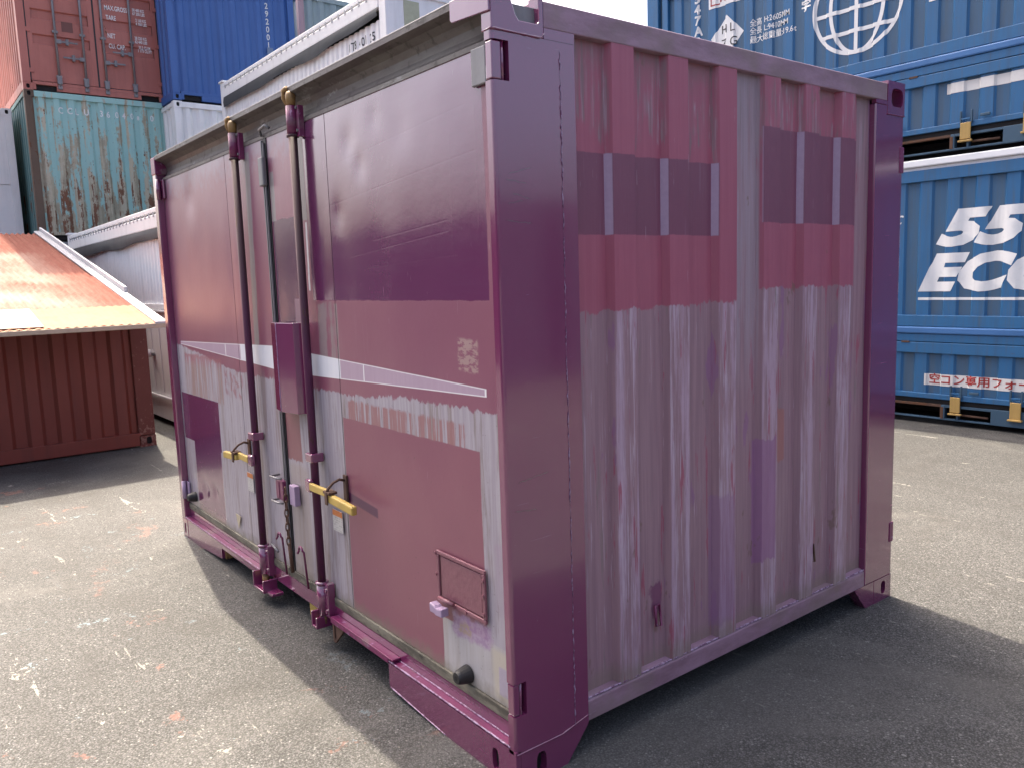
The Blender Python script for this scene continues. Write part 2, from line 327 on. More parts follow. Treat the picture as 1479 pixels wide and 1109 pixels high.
pc = m.mix(m.step(m.noise((90, 90, 2.6), 4, 0.7, 71) + (m.noise((4, 4, 1.6), 3, 0.6, 77)-0.5)*0.35 + outer*0.10, 0.68, 0.06)*0.65, pc, (0.52, 0.41, 0.49))
pc = m.mix(m.step(m.noise((35, 35, 2.5), 4, 0.7, 19), 0.625, 0.03)*0.8, pc, (0.33, 0.07, 0.12))
pc = m.mix(m.step(m.noise((26, 26, 1.8), 5, 0.72, 59), 0.63, 0.05)*0.6, pc, (0.22, 0.17, 0.165))
pc = m.mix(m.step(m.noise((9, 9, 2.0), 4, 0.6, 33) + slope*0.05, 0.66, 0.03)*0.7, pc, (0.27, 0.12, 0.24))
m.base(pc, 0.47)
m.layer(m.rect(y, zj, 1.30, 1.43, 0.45, 0.97, 0.008)*0.8, (0.28, 0.12, 0.25), 0.4)
m.layer(m.rect(y, zj, 1.46, 1.53, 0.85, 1.08, 0.01)*0.8, (0.36, 0.14, 0.13), 0.45)
m.layer(m.rect(y, zj, 1.02, 1.15, 0.25, 0.78, 0.01)*0.55, (0.28, 0.14, 0.26), 0.4)
red = m.mx(m.rect(y, zj, 0.30, 1.165, 1.545, 2.6, 0.006), m.rect(y, zj, 1.325, 2.062, 1.585, 2.6, 0.006))
m.layer(red, m.mix(m.step(strk, 0.5, 0.4), (0.325, 0.080, 0.130), (0.360, 0.098, 0.150)), 0.40)
# grey scraped streaks hanging from the top rail, mostly in the recesses
hang = m.step(z - (2.42-0.30*1.0) + (strk2-0.5)*0.55 + e1*0.12, 0.0, 0.03)
hang2 = m.step(z + (m.noise((30, 30, 0.8), 4, 0.6, 41)-0.5)*0.8 + e1*0.1, 2.20, 0.03)*m.step(y, 1.3)
m.layer(m.mx(hang*m.mx(rec, slope*0.0 + m.sub(ph, 0.05, 0.02)), hang2*0.8)*m.step(m.noise((50, 50, 3), 4, 0.7, 5), 0.50, 0.15)*m.step(m.noise((9, 9, 2.5), 4, 0.7, 15), 0.50, 0.1)*0.75, m.mix(m.step(strk, 0.55, 0.15), (0.20, 0.145, 0.155), (0.40, 0.31, 0.37)), 0.5)
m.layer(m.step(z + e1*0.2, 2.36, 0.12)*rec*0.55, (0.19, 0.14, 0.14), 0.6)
m.layer(m.band(y, 1.165, 1.325)*m.step(z, 1.3, 0.3)*m.step(strk2, 0.42, 0.15)*0.8, m.mix(strk, (0.25, 0.18, 0.215), (0.42, 0.34, 0.40)), 0.5)
dp = m.mx(m.rect(y, z + e1*0.012, 0.30, 1.0535, 1.80, 2.067), m.rect(y, z + e1*0.012, 1.332, 2.062, 1.853, 2.228))
m.layer(dp, (0.185, 0.056, 0.100), 0.38)
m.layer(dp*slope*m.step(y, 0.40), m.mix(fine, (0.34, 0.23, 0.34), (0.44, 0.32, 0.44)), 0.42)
m.layer(dp*m.step(m.noise((50, 50, 3), 3, 0.6, 8), 0.66, 0.08)*0.25, (0.28, 0.15, 0.22))
m.layer(m.rect(y + e1*0.08 + e2*0.03, z + e1*0.16 + e2*0.05, 0.675, 0.74, 0.39, 0.505, 0.012)*0.8, (0.17, 0.045, 0.115), 0.3)
m.layer(m.sub(z + e1*0.08, 0.25, 0.06)*0.55, (0.22, 0.17, 0.14), 0.6)
m.layer(m.step(m.noise((7, 7, 3.2), 4, 0.7, 55) + m.sub(z, 0.5, 0.8)*0.04, 0.69, 0.03)*0.7, (0.20, 0.12, 0.10), 0.6)
m.layer(m.step(m.noise((150, 150, 5), 3, 0.6, 30), 0.735, 0.02)*0.55, (0.52, 0.42, 0.50), 0.4)
m.bump(strk*0.35 + m.noise(7, 3, 0.5, 9)*0.9 + fine*0.08, 0.003); ENDP = m.done(0.5, 0.94)
m = Mat('mauve_rail_paint', 0.42); n1 = m.noise((5, 5, 16), 5, 0.65, 3); n2 = m.noise((3, 3, 3), 4, 0.6, 7)
m.base(m.mix(m.step(n1, 0.5, 0.25), (0.235, 0.135, 0.18), (0.33, 0.20, 0.27))); m.layer(m.step(n2, 0.56, 0.15)*0.6, (0.22, 0.165, 0.15), 0.55)
m.layer(m.step(m.noise((6, 6, 50), 4, 0.7, 4), 0.68, 0.03)*0.7, (0.44, 0.32, 0.45), 0.35); m.bump(n1, 0.003); RAILM = m.done(0.5, 0.9)

# ------------------------------------------------------------------ ground
m = Mat('asphalt', 0.72)
d1, r1, g1 = m.vor(150); d2, r2_, g2 = m.vor(330, off=3.7)
stone = m.math('POWER', r1, 2.2)
big = m.noise(0.35, 4, 0.6, 2); mid = m.noise(2.2, 4, 0.6, 5)
val = stone*0.10 + 0.100 + (r2_-0.5)*0.06
val = val*(1.0 - m.step(d1, 0.52, 0.25)*0.55)
val = val*(big*0.5 + 0.75)*(mid*0.3 + 0.85)
m.base(m.mix(g1, m.scale_col((1.0, 0.975, 0.93), val), m.scale_col((0.99, 0.99, 0.98), val)))
m.layer(m.step(r1, 0.985, 0.01), (0.28, 0.275, 0.265))
fl = m.noise(9, 5, 0.7, 8, 0.3); 
def splat(sc, off, thr, colr, k=0.8, sc2=34):
    p = m.noise(sc, 5, 0.72, off, 0.4) + (m.noise(sc2, 4, 0.7, off+4)-0.5)*0.22
    m.layer(m.step(p, thr, 0.015)*k, colr, 0.6)
dryness = m.step(m.y*-1.0 + (m.noise(0.8, 3, 0.5, 31)-0.5)*2.0, 0.2, 1.5)*m.sub(m.x, 1.0, 1.0)      # the painters' yard side
p = m.noise(2.6, 5, 0.72, 3.1, 0.4) + (m.noise(34, 4, 0.7, 7.7)-0.5)*0.25; m.layer(m.step(p, 0.645, 0.03)*dryness*0.5, (0.36, 0.15, 0.105), 0.6)
p = m.noise(3.6, 5, 0.75, 13.1, 0.4) + (m.noise(40, 4, 0.7, 2.7)-0.5)*0.3; m.layer(m.step(p, 0.66, 0.02)*dryness*0.6, (0.25, 0.36, 0.42), 0.6)
p = m.noise(4.2, 5, 0.75, 23.7, 0.5) + (m.noise(30, 4, 0.7, 12.7)-0.5)*0.25; m.layer(m.step(p, 0.668, 0.02)*dryness*0.7, (0.50, 0.47, 0.41), 0.6)
p = m.noise((1.2, 9, 1), 5, 0.7, 43.7, 0.3) + (m.noise(26, 4, 0.7, 15.7)-0.5)*0.25; m.layer(m.step(p, 0.675, 0.015)*0.6, (0.42, 0.40, 0.36), 0.6)
p = m.noise(5.5, 5, 0.75, 63.7, 0.5) + (m.noise(30, 4, 0.7, 52.7)-0.5)*0.25; m.layer(m.step(p, 0.755, 0.015)*0.8, (0.10, 0.28, 0.50), 0.6)
p = m.noise(1.1, 5, 0.65, 73.7, 0.5); m.layer(m.step(p, 0.58, 0.10)*0.40, (0.06, 0.056, 0.052), 0.7)
p = m.noise((0.25, 2.2, 1), 4, 0.6, 83.0, 0.3); m.layer(m.step(p, 0.56, 0.12)*0.25, (0.06, 0.056, 0.052), 0.7)
p = m.noise((0.5, 0.5, 1), 5, 0.7, 93.0, 1.0); m.layer(m.step(p, 0.57, 0.10)*0.30, (0.20, 0.193, 0.18), 0.8)
m.bump(m.math('SUBTRACT', 1.0, d1)*0.8 + stone*0.4 + (r2_)*0.3, 0.0024); ASPH = m.done(0.24, 0.70)
g = MB(); g.add([(-600, -600, 0), (600, -600, 0), (600, 600, 0), (-600, 600, 0)], [(0, 1, 2, 3)])
tag(g.build('ground', ASPH, recalc=False), None, None, None, 'structure')

# ------------------------------------------------------------------ corrugated sheets and lettering
def corr(s0, s1, per, outer, slope, depth, start=None):
    """polyline [(s, depth)] of a trapezoid corrugation; depth 0 = outer face"""
    rec_ = per-outer-2*slope; pts = [(s0, depth)]; s = s0+rec_/2 if start is None else start
    while s+2*slope+outer < s1:
        pts += [(s, depth), (s+slope, 0.0), (s+slope+outer, 0.0), (s+2*slope+outer, depth)]; s += per
    pts.append((s1, depth)); out = [pts[0]]
    for q in pts[1:]:
        if q[0]-out[-1][0] > 1e-5: out.append(q)
    return out
def dep(poly, s):
    for (a0, d0), (a1, d1_) in zip(poly, poly[1:]):
        if a0 <= s <= a1: return d0+(d1_-d0)*(s-a0)/(a1-a0)
    return poly[-1][1]
def wall(name, poly, z0, z1, fn, mat, parent, nz=1, label=None):
    rows = [[fn(s, d, z0+(z1-z0)*i/nz) for s, d in poly] for i in range(nz+1)]
    return MB().sheet(rows).build(name, mat, parent, recalc=False, label=label)
dg = None
def text_mesh(body, size, bold=0.0, shear=0.0, xs=1.0, spacing=1.0, align='LEFT', vertical=False):
    c = bpy.data.curves.new('txt', 'FONT'); c.body = '\n'.join(body) if vertical else body; c.size = size; c.offset = bold; c.shear = shear; c.space_character = spacing
    c.resolution_u = 3; c.align_x = 'CENTER' if vertical else align
    o = bpy.data.objects.new('txt', c); col.objects.link(o); bpy.context.view_layer.update()
    me = bpy.data.meshes.new_from_object(o.evaluated_get(bpy.context.evaluated_depsgraph_get()))
    bpy.data.objects.remove(o); bpy.data.curves.remove(c)
    for v in me.vertices: v.co.x *= xs
    return me
def lettering(body, s, z, size, fn, mat, parent, poly=None, lift=0.003, name='lettering', shapes=None, **k):
    """flat paint laid on a wall: mapped through fn(s, depth, z) and cut where the corrugation folds"""
    me = text_mesh(body, size, **k) if body else None
    bm = bmesh.new()
    if me: bm.from_mesh(me); bpy.data.meshes.remove(me)
    for poly2 in (shapes or []):
        vs_ = [bm.verts.new((u, v, 0)) for u, v in poly2]; bm.faces.new(vs_)
    for v in bm.verts: v.co.x += s; v.co.y += z
    if poly:
        for sb_, _ in poly:
            bmesh.ops.bisect_plane(bm, geom=bm.verts[:]+bm.edges[:]+bm.faces[:], plane_co=(sb_, 0, 0), plane_no=(1, 0, 0), dist=1e-5)
    for v in bm.verts:
        d = dep(poly, v.co.x) if poly else 0.0
        v.co = Vector(fn(v.co.x, d-lift, v.co.y))
    me = bpy.data.meshes.new(name); bm.to_mesh(me); bm.free(); me.materials.append(mat)
    o = bpy.data.objects.new(name, me); col.objects.link(o); o.parent = parent; return o
WHITE_LET = painted('white_lettering', (0.78, 0.78, 0.77), 0.5, 0.0, 0.3, 0.1, bump=0, alb=1.0)
RED_LET = plain('red_lettering', (0.50, 0.035, 0.03), 0.5)
BLK_LET = plain('black_lettering', (0.03, 0.03, 0.035), 0.5)

# ------------------------------------------------------------------ the purple container
L, W, H = 3.695, 2.428, 2.506
pc_ = thing('cargo_container', 'patchy purple and mauve shipping container with locking bars, standing in front', 'container', (0, 0, 0))
DY = 0.04                                  # depth of the door plane behind the frame
def fx(u, v, w): return (w, u, v)          # polygon in (y, z), extruded along x
def fy(u, v, w): return (-u, w, v)         # polygon in (a, z), extruded along y
def fz(u, v, w): return (-u, v, w)         # polygon in (a, y), extruded along z
# corner posts
def rounded(poly_pts, idx, r, n=5):
    out = []
    for i, p in enumerate(poly_pts):
        if i != idx: out.append(p); continue
        p = Vector(p); a_ = (Vector(poly_pts[i-1])-p).normalized(); b_ = (Vector(poly_pts[(i+1) % len(poly_pts)])-p).normalized()
        c = p+(a_+b_)*r
        for k in range(n+1):
            t = math.pi/2*k/n; out.append(tuple(c - b_*r*math.cos(t) - a_*r*math.sin(t)))
    return out
sec = rounded([(0.036, 0.0), (0.0, 0.0), (0.0, 0.325), (0.045, 0.325), (0.045, 0.02), (0.036, 0.02)], 1, 0.012)
def slit_post(z0, z1, secp): return MB().prism(secp, fz, z0, z1).build('corner_post', GLOSS, pc_, smooth=False)
slit_post(0.118, 0.25, sec); slit_post(0.362, 2.245, sec); slit_post(2.36, 2.385, sec); bx('post_head', (-0.045, 0.2005, 2.3855), (0.001, 0.325, 2.4175), GLOSS, pc_)
sec2 = [(0.0, 0.066), (0.0, 0.325), (0.045, 0.325), (0.045, 0.066)]
for z0, z1, y0 in ((0.25, 0.362, 0.052), (2.245, 2.36, 0.062)):           # hinge windows in the post
    s2 = [(0.0, y0), (0.0, 0.325), (0.045, 0.325), (0.045, y0)]
    slit_post(z0, z1, s2)
    hg = bx('hinge', (-0.036, 0.001, z0+0.003), (-0.003, y0-0.026, z1-0.003), GLOSS, pc_, 0.004)
    MB().tube([(-0.012, y0-0.018, z0), (-0.012, y0-0.018, z1)], 0.006, 8).build('hinge_pin', GLOSS, hg, smooth=True)
    bx('hinge_gap', (-0.0355, 0.012, z0), (-0.03, y0, z1), BLACK, hg)
MB().box((-0.045, 2.172, 0.118), (0.0, W, 2.40)).build('corner_post', GLOSS, pc_, bevel=0.006)
for z0, z1 in ((0.29, 0.39), (2.10, 2.22)):
    hg = bx('hinge', (-0.03, W-0.03, z0), (0.004, W+0.006, z1), WORNP, pc_, 0.003)
MB().prism(rounded([(L, 0.0), (L-0.07, 0.0), (L-0.07, 0.10), (L, 0.10)], 1, 0.008), fz, 0.13, 2.40).build('corner_post', GLOSS, pc_)
MB().box((-L, W-0.10, 0.118), (-L+0.10, W, 2.40)).build('corner_post', GLOSS, pc_, bevel=0.006)
# vertical weld seam on the near post
pts = [(0.0015, 0.262+random.uniform(-.002, .002), 0.13+i*0.01) for i in range(224)]
MB().tube(pts, [0.0008+random.random()*0.0018 if random.random() < 0.6 else 0.0003 for _ in pts], 6).build('weld_seam', WELD, pc_, smooth=True)
# lower castings with slots; near and far
b = MB(); b.slotbox((-0.12, 0.021, 0.0), (0.0, 0.20, 0.118), 0, 1, (0.108, 0.052), 0.042, 0.085, 0.03, 1)
b.prism([(0.20, 0.118), (0.20, 0.0), (0.225, 0.0), (0.325, 0.112), (0.325, 0.118)], fx, -0.045, -0.001)
b.build('corner_casting', [GLOSS, BLACK], pc_)
b = MB(); b.slotbox((-0.11, W-0.165, 0.0), (0.0, W, 0.118), 0, 1, (W-0.075, 0.066), 0.042, 0.065, 0.03, 1)
b.prism([(W-0.165, 0.118), (W-0.165, 0.0), (W-0.24, 0.0), (W-0.34, 0.112), (W-0.34, 0.118)][::-1], fx, -0.05, -0.001)
b.build('corner_casting', [GLOSS, BLACK], pc_, bevel=0)
for lo, hi in (((-L, 0.0, 0.0), (-L+0.05, 0.0, 0.0)),): pass
b = MB(); b.box((-L, W-0.16, 0), (-L+0.16, W, 0.118)); b.build('corner_casting', GLOSS, pc_, bevel=0.006)
# upper castings: blocks with an open notch
def notch_block(y0, y1, ny0, ny1, zb, parent, x0=-0.13):
    b = MB(); b.prism([(y0, 2.385), (y1, 2.385), (y1, H+0.004), (ny1, H+0.004), (ny1, zb+0.008), (ny1-0.008, zb), (ny0+0.012, zb), (ny0, zb+0.014), (ny0-0.012, zb+0.045), (ny0-0.03, H+0.004), (y0, H+0.004)], fx, x0, 0.0025)
    o = b.build('corner_casting', GLOSS, parent, bevel=0.004)
    bx('casting_pocket', (x0-0.004, ny0-0.04, zb-0.01), (x0+0.03, ny1+0.01, H-0.03), STEEL, o)
    return o
notch_block(0.0, 0.20, 0.092, 0.182, 2.425, pc_, -0.05)
b = MB(); b.slotbox((-0.13, W-0.155, 2.36), (0.0025, W, H+0.004), 0, 1, (W-0.070, 2.437), 0.105, 0.085, 0.10, 1); b.build('corner_casting', [GLOSS, STEEL], pc_)
MB().box((-L-0.003, -0.006, 2.40), (-L+0.09, 0.12, H+0.002)).build('corner_casting', WORNP, pc_, bevel=0.005)
MB().box((-L, W-0.14, 2.40), (-L+0.14, W, H)).build('corner_casting', GLOSS, pc_, bevel=0.005)
# weld lines between post and castings
def bead(name, pts, r=0.003, mat=GLOSS, par=pc_, n=6):
    P = [Vector(p) for p in pts]; out = []
    for p0, p1 in zip(P, P[1:]):
        k = max(2, int((p1-p0).length/0.012)); out += [p0.lerp(p1, i/k) for i in range(k)]
    out.append(P[-1]); rr = [r*random.uniform(0.6, 1.3) for _ in out]
    return MB().tube(out, rr, n).build(name, mat, par, smooth=True)
bead('weld_seam', [(0.001, 0.004, 0.120), (0.001, 0.20, 0.119), (0.001, 0.325, 0.145)], 0.0028)
bead('weld_seam', [(0.003, 0.004, 2.388), (0.003, 0.185, 2.386), (0.003, 0.20, 2.40)], 0.003)
bead('weld_seam', [(-0.03, -0.001, 2.388), (0.001, -0.001, 2.388)], 0.003)
bead('weld_seam', [(0.003, W-0.155, 2.36), (0.003, W, 2.36)], 0.0025, WORNP)
# end wall, corrugated
POLY_E = [(0.325, 0.031)]
s = 0.476
while s < 2.10:
    for q in ((s, 0.031), (s+0.016, 0.003), (s+0.121, 0.003), (s+0.137, 0.031)):
        if q[0] < 2.165: POLY_E.append(q)
    s += 0.281
POLY_E.append((2.172, 0.031))
rows = []
for i in range(41):
    zq = 0.195+(2.43-0.195)*i/40
    rows.append([(-d+0.0022*mnoise.noise(Vector((s*3, zq*2.2, 1.0))), s, zq) for s, d in POLY_E])
ew = MB().sheet(rows).build('end_wall', ENDP, pc_, recalc=False)
# end wall rails
MB().prism([(0.0, 0.118), (-0.002, 0.19), (-0.014, 0.202), (-0.06, 0.215), (-0.06, 0.118)], lambda u, v, w: (u, w, v), 0.3255, 2.1715).build('bottom_rail', RAILM, pc_, bevel=0.004)
bead('weld_seam', [(-0.006, 0.33, 0.2), (-0.006, 2.17, 0.2)], 0.0035, WELD)
MB().prism([(0.0, 2.418), (0.0, 2.496), (-0.05, 2.508), (-0.12, 2.508), (-0.12, 2.418)], lambda u, v, w: (u, w, v), 0.2005, W-0.1555).build('top_rail', RAILM, pc_, bevel=0.004)
MB().box((-0.02, W-0.256, 2.40), (0.0012, W-0.1552, 2.4175)).build('rail_filler', GLOSS, pc_)
# lashing rings on the end wall
for yq, zq in ((0.705, 0.39), (1.738, 0.385)):
    lp = bx('lashing_plate', (-0.045, yq-0.03, zq-0.05), (-0.036 if yq < 1 else -0.03, yq+0.03, zq+0.045), RAILM, pc_, 0.003)
    MB().tube([(-0.02, yq-0.012, zq+0.04), (-0.012, yq-0.014, zq-0.035), (-0.012, yq+0.014, zq-0.04), (-0.02, yq+0.012, zq+0.04)], 0.005, 8, True).build('lashing_ring', RUST if yq > 1 else WORNP, lp, smooth=True)
# roof, floor, hidden walls, cross members
MB().box((-L+0.02, 0.12, 2.455), (-0.1205, W-0.02, 2.485)).build('roof', RAILM, pc_)
MB().box((-L+0.02, 0.10, 0.125), (-0.06, W-0.02, 0.18)).build('floor', BLACK, pc_)
wall('back_wall', corr(-L+0.1, -0.045, 0.283, 0.12, 0.05, 0.036), 0.18, 2.455, lambda s, d, z: (s, W-0.01-d, z), ENDP, pc_)
wall('far_end_wall', corr(0.1, W-0.1, 0.283, 0.12, 0.05, 0.036), 0.18, 2.455, lambda s, d, z: (-L+0.01+d, s, z), ENDP, pc_)
MB().box((-L+0.1005, W-0.06, 2.42), (-0.05, W-0.002, 2.5)).build('top_rail', RAILM, pc_)
MB().box((-L+0.1605, W-0.06, 0.12), (-0.12, W-0.002, 0.2)).build('bottom_rail', GLOSS, pc_)
# top rail over the doors: lip, concave channel
prof = [(-0.004, H), (-0.004, 2.488), (0.006, 2.484), (0.03, 2.478), (0.055, 2.462), (0.066, 2.44), (0.068, 2.415), (0.06, 2.395), (0.045, 2.382), (0.036, 2.378), (0.036, 2.362), (0.11, 2.362), (0.11, H)]
MB().prism(prof, lambda u, v, w: (-w, u, v), 0.0505, L-0.0905).build('top_rail', RAILG, pc_, smooth=False)
bx('rail_lip', (-L+0.092, -0.0045, H+0.0005), (-0.20, 0.06, H+0.006), plain('pale_edge', (0.42, 0.39, 0.39), 0.45), pc_, 0.002)  # lip in a paler grey than the rail channel
b = MB(); b.prism([(0.0, H+0.006), (0.20, H+0.006), (0.20, 2.455), (0.19, 2.447), (0.0, 2.435)], fy, -0.0075, -0.0005); b.build('corner_gusset', GLOSS, pc_, bevel=0.002)
# door leaves: gently dented sheets
def leaf(a0, a1, seed):
    na, nz = 46, 70; z0, z1 = 0.236, 2.366; rows = []
    for i in range(nz+1):
        zq = z0+(z1-z0)*i/nz; r_ = []
        for j in range(na+1):
            aq = a0+(a1-a0)*j/na
            e = min(1, min(aq-a0, a1-aq)/0.06)*min(1, min(zq-z0, z1-zq)/0.06)
            d = 0.0042*mnoise.noise(Vector((aq*1.7+seed, zq*1.3, 2.0))) + 0.0018*mnoise.noise(Vector((aq*5+seed, zq*4, 7.0)))
            if seed == 1:
                for (da, dz, rr, k) in ((1.02, 2.22, 0.10, 0.010), (0.93, 2.12, 0.07, 0.008), (0.80, 2.28, 0.08, 0.006), (1.30, 2.2, 0.10, 0.007), (0.6, 2.2, .12, .005), (1.15, 1.95, 0.09, 0.008), (0.65, 0.98, 0.05, 0.004)):
                    d += 0.45*k*math.exp(-((aq-da)**2+(zq-dz)**2)/(rr*0.6)**2)
            if seed == 4:
                for (da, dz, rr, k) in ((3.25, 0.40, 0.08, 0.008), (3.05, 0.42, 0.05, 0.009), (3.1, 2.2, 0.12, 0.006)):
                    d += k*math.exp(-((aq-da)**2+(zq-dz)**2)/(rr*0.7)**2)
            r_.append((-aq, DY+d*e, zq))
        rows.append(r_)
    b = MB(); b.sheet(rows)
    n = na+1; last = nz*n                                   # edges folded back
    for loop in ([rows[0][j] for j in range(n)], [rows[-1][j] for j in range(n)], [rows[i][0] for i in range(nz+1)], [rows[i][-1] for i in range(nz+1)]):
        b.sheet([loop, [(p[0], p[1]+0.04, p[2]) for p in loop]])
    return b.build('door_leaf', DOOR, pc_, smooth=False, recalc=False)
leaves = [leaf(0.05, 1.212, 1), leaf(1.217, 1.845, 2), leaf(1.885, 2.442, 3), leaf(2.447, L-0.0725, 4)]
for o in leaves:
    me = o.data
    for p_ in me.polygons: p_.use_smooth = abs(p_.normal.y) > 0.8
bx('door_backing', (-L+0.08, DY+0.042, 0.2), (-0.05, DY+0.05, 2.40), BLACK, pc_)
bx('center_seal', (-1.884, DY-0.004, 0.236), (-1.846, DY+0.03, 2.36), RUBBER, pc_)
bx('seal_strip', (-1.897, DY-0.012, 0.25), (-1.886, DY-0.001, 2.355), STEEL, pc_, 0.002); bx('seal_strip', (-1.869, DY-0.014, 0.25), (-1.861, DY-0.005, 2.34), STEEL, pc_, 0.002)
MB().prism([(0.045, 0.193), (0.045, 0.234), (L-0.073, 0.234), (L-0.073, 0.193)], fy, DY-0.008, DY+0.04).build('bottom_seal', GASK, pc_, bevel=0.004)
# sill under the doors
MB().box((-L+0.0705, DY-0.006, 0.115), (-0.046, DY+0.05, 0.1925)).build('bottom_rail', GLOSS, pc_, bevel=0.003)
# near skirt with slot, ledges
b = MB(); b.slotbox((-0.24, 0.0, 0.0), (-0.0, 0.02, 0.130), 1, -1, (-0.115, 0.056), 0.036, 0.080, 0.018, 1)
b.prism([(0.24, 0.0), (0.43, 0.0), (0.84, 0.030), (0.84, 0.132), (0.24, 0.130)], fy, 0.0, 0.02); b.build('sill_skirt', [GLOSS, BLACK], pc_)
bx('sill_ledge', (-0.84, 0.0, 0.1325), (-0.046, DY-0.0065, 0.139), WORNP, pc_, 0.002)
bead('weld_seam', [(-0.838, 0.001, 0.139), (-0.03, 0.001, 0.137)], 0.0035, WELD); bead('weld_seam', [(-0.838, DY-0.007, 0.141), (-0.05, DY-0.007, 0.141)], 0.0028, WELD)
bead('weld_seam', [(-0.83, 0.0, 0.029), (-0.43, 0.0, 0.002)], 0.003, WELD)
b = MB(); b.box((-1.372, -0.004, 0.148), (-0.80, DY-0.0066, 0.157)); b.box((-1.372, -0.004, 0.130), (-0.84, 0.004, 0.148)); b.build('sill_ledge', WORNP, pc_, bevel=0.002)
MB().prism([(1.372, 0.035), (1.372, 0.13), (1.25, 0.13), (1.35, 0.035)], fy, 0.006, 0.016).build('ledge_bracket', RUST, pc_)
MB().box((-1.36, 0.0, 0.06), (-1.345, 0.034, 0.147)).build('ledge_bracket', RUST, pc_)
# far skirt and ledge
b = MB(); b.slotbox((-L, 0.0, 0.0), (-L+0.11, 0.02, 0.128), 1, -1, (-L+0.055, 0.06), 0.03, 0.075, 0.018, 1)
b.prism([(L-0.11, 0.0), (L-0.11, 0.128), (2.90, 0.132), (2.90, 0.034), (3.36, -0.0)][::-1], fy, 0.002, 0.02); b.build('sill_skirt', [GLOSS, BLACK], pc_)
bx('skirt_end', (-2.898, 0.021, 0.03), (-2.885, 0.10, 0.125), BRASS, pc_)
bx('sill_ledge', (-L+0.0705, -0.004, 0.1325), (-2.25, DY-0.0066, 0.140), WORNP, pc_, 0.002); bx('sill_lip', (-2.884, -0.003, 0.105), (-2.25, 0.004, 0.1320), GLOSS, pc_, 0.001)
bead('weld_seam', [(-L+0.08, 0.0, 0.141), (-2.26, 0.0, 0.141)], 0.003, WELD)
bx('corner_casting', (-L, 0.0205, 0.0), (-L+0.11, 0.12, 0.13), GLOSS, pc_, 0.004)
# lower keepers for the locking bars
def keeper(a0, w, zb, zt):
    b = MB(); b.box((-a0-w, -0.045, zb), (-a0-w+0.012, DY-0.007, zt)); b.box((-a0, -0.045, zb), (-a0+0.012, DY-0.007, zt-0.02)); b.box((-a0-w+0.012, -0.045, zb), (-a0, DY-0.007, zb+0.012))
    return b.build('bar_keeper', GLOSS, pc_, bevel=0.003)
keeper(2.11, 0.14, 0.06, 0.148); keeper(1.445, 0.05, 0.085, 0.16)
bx('sill_stop', (-2.10, -0.03, 0.06), (-2.02, DY-0.007, 0.075), GLOSS, pc_, 0.002)
bx('fork_guide', (-1.76, 0.06, 0.02), (-1.66, 0.09, 0.112), YELLOW, pc_, 0.01)
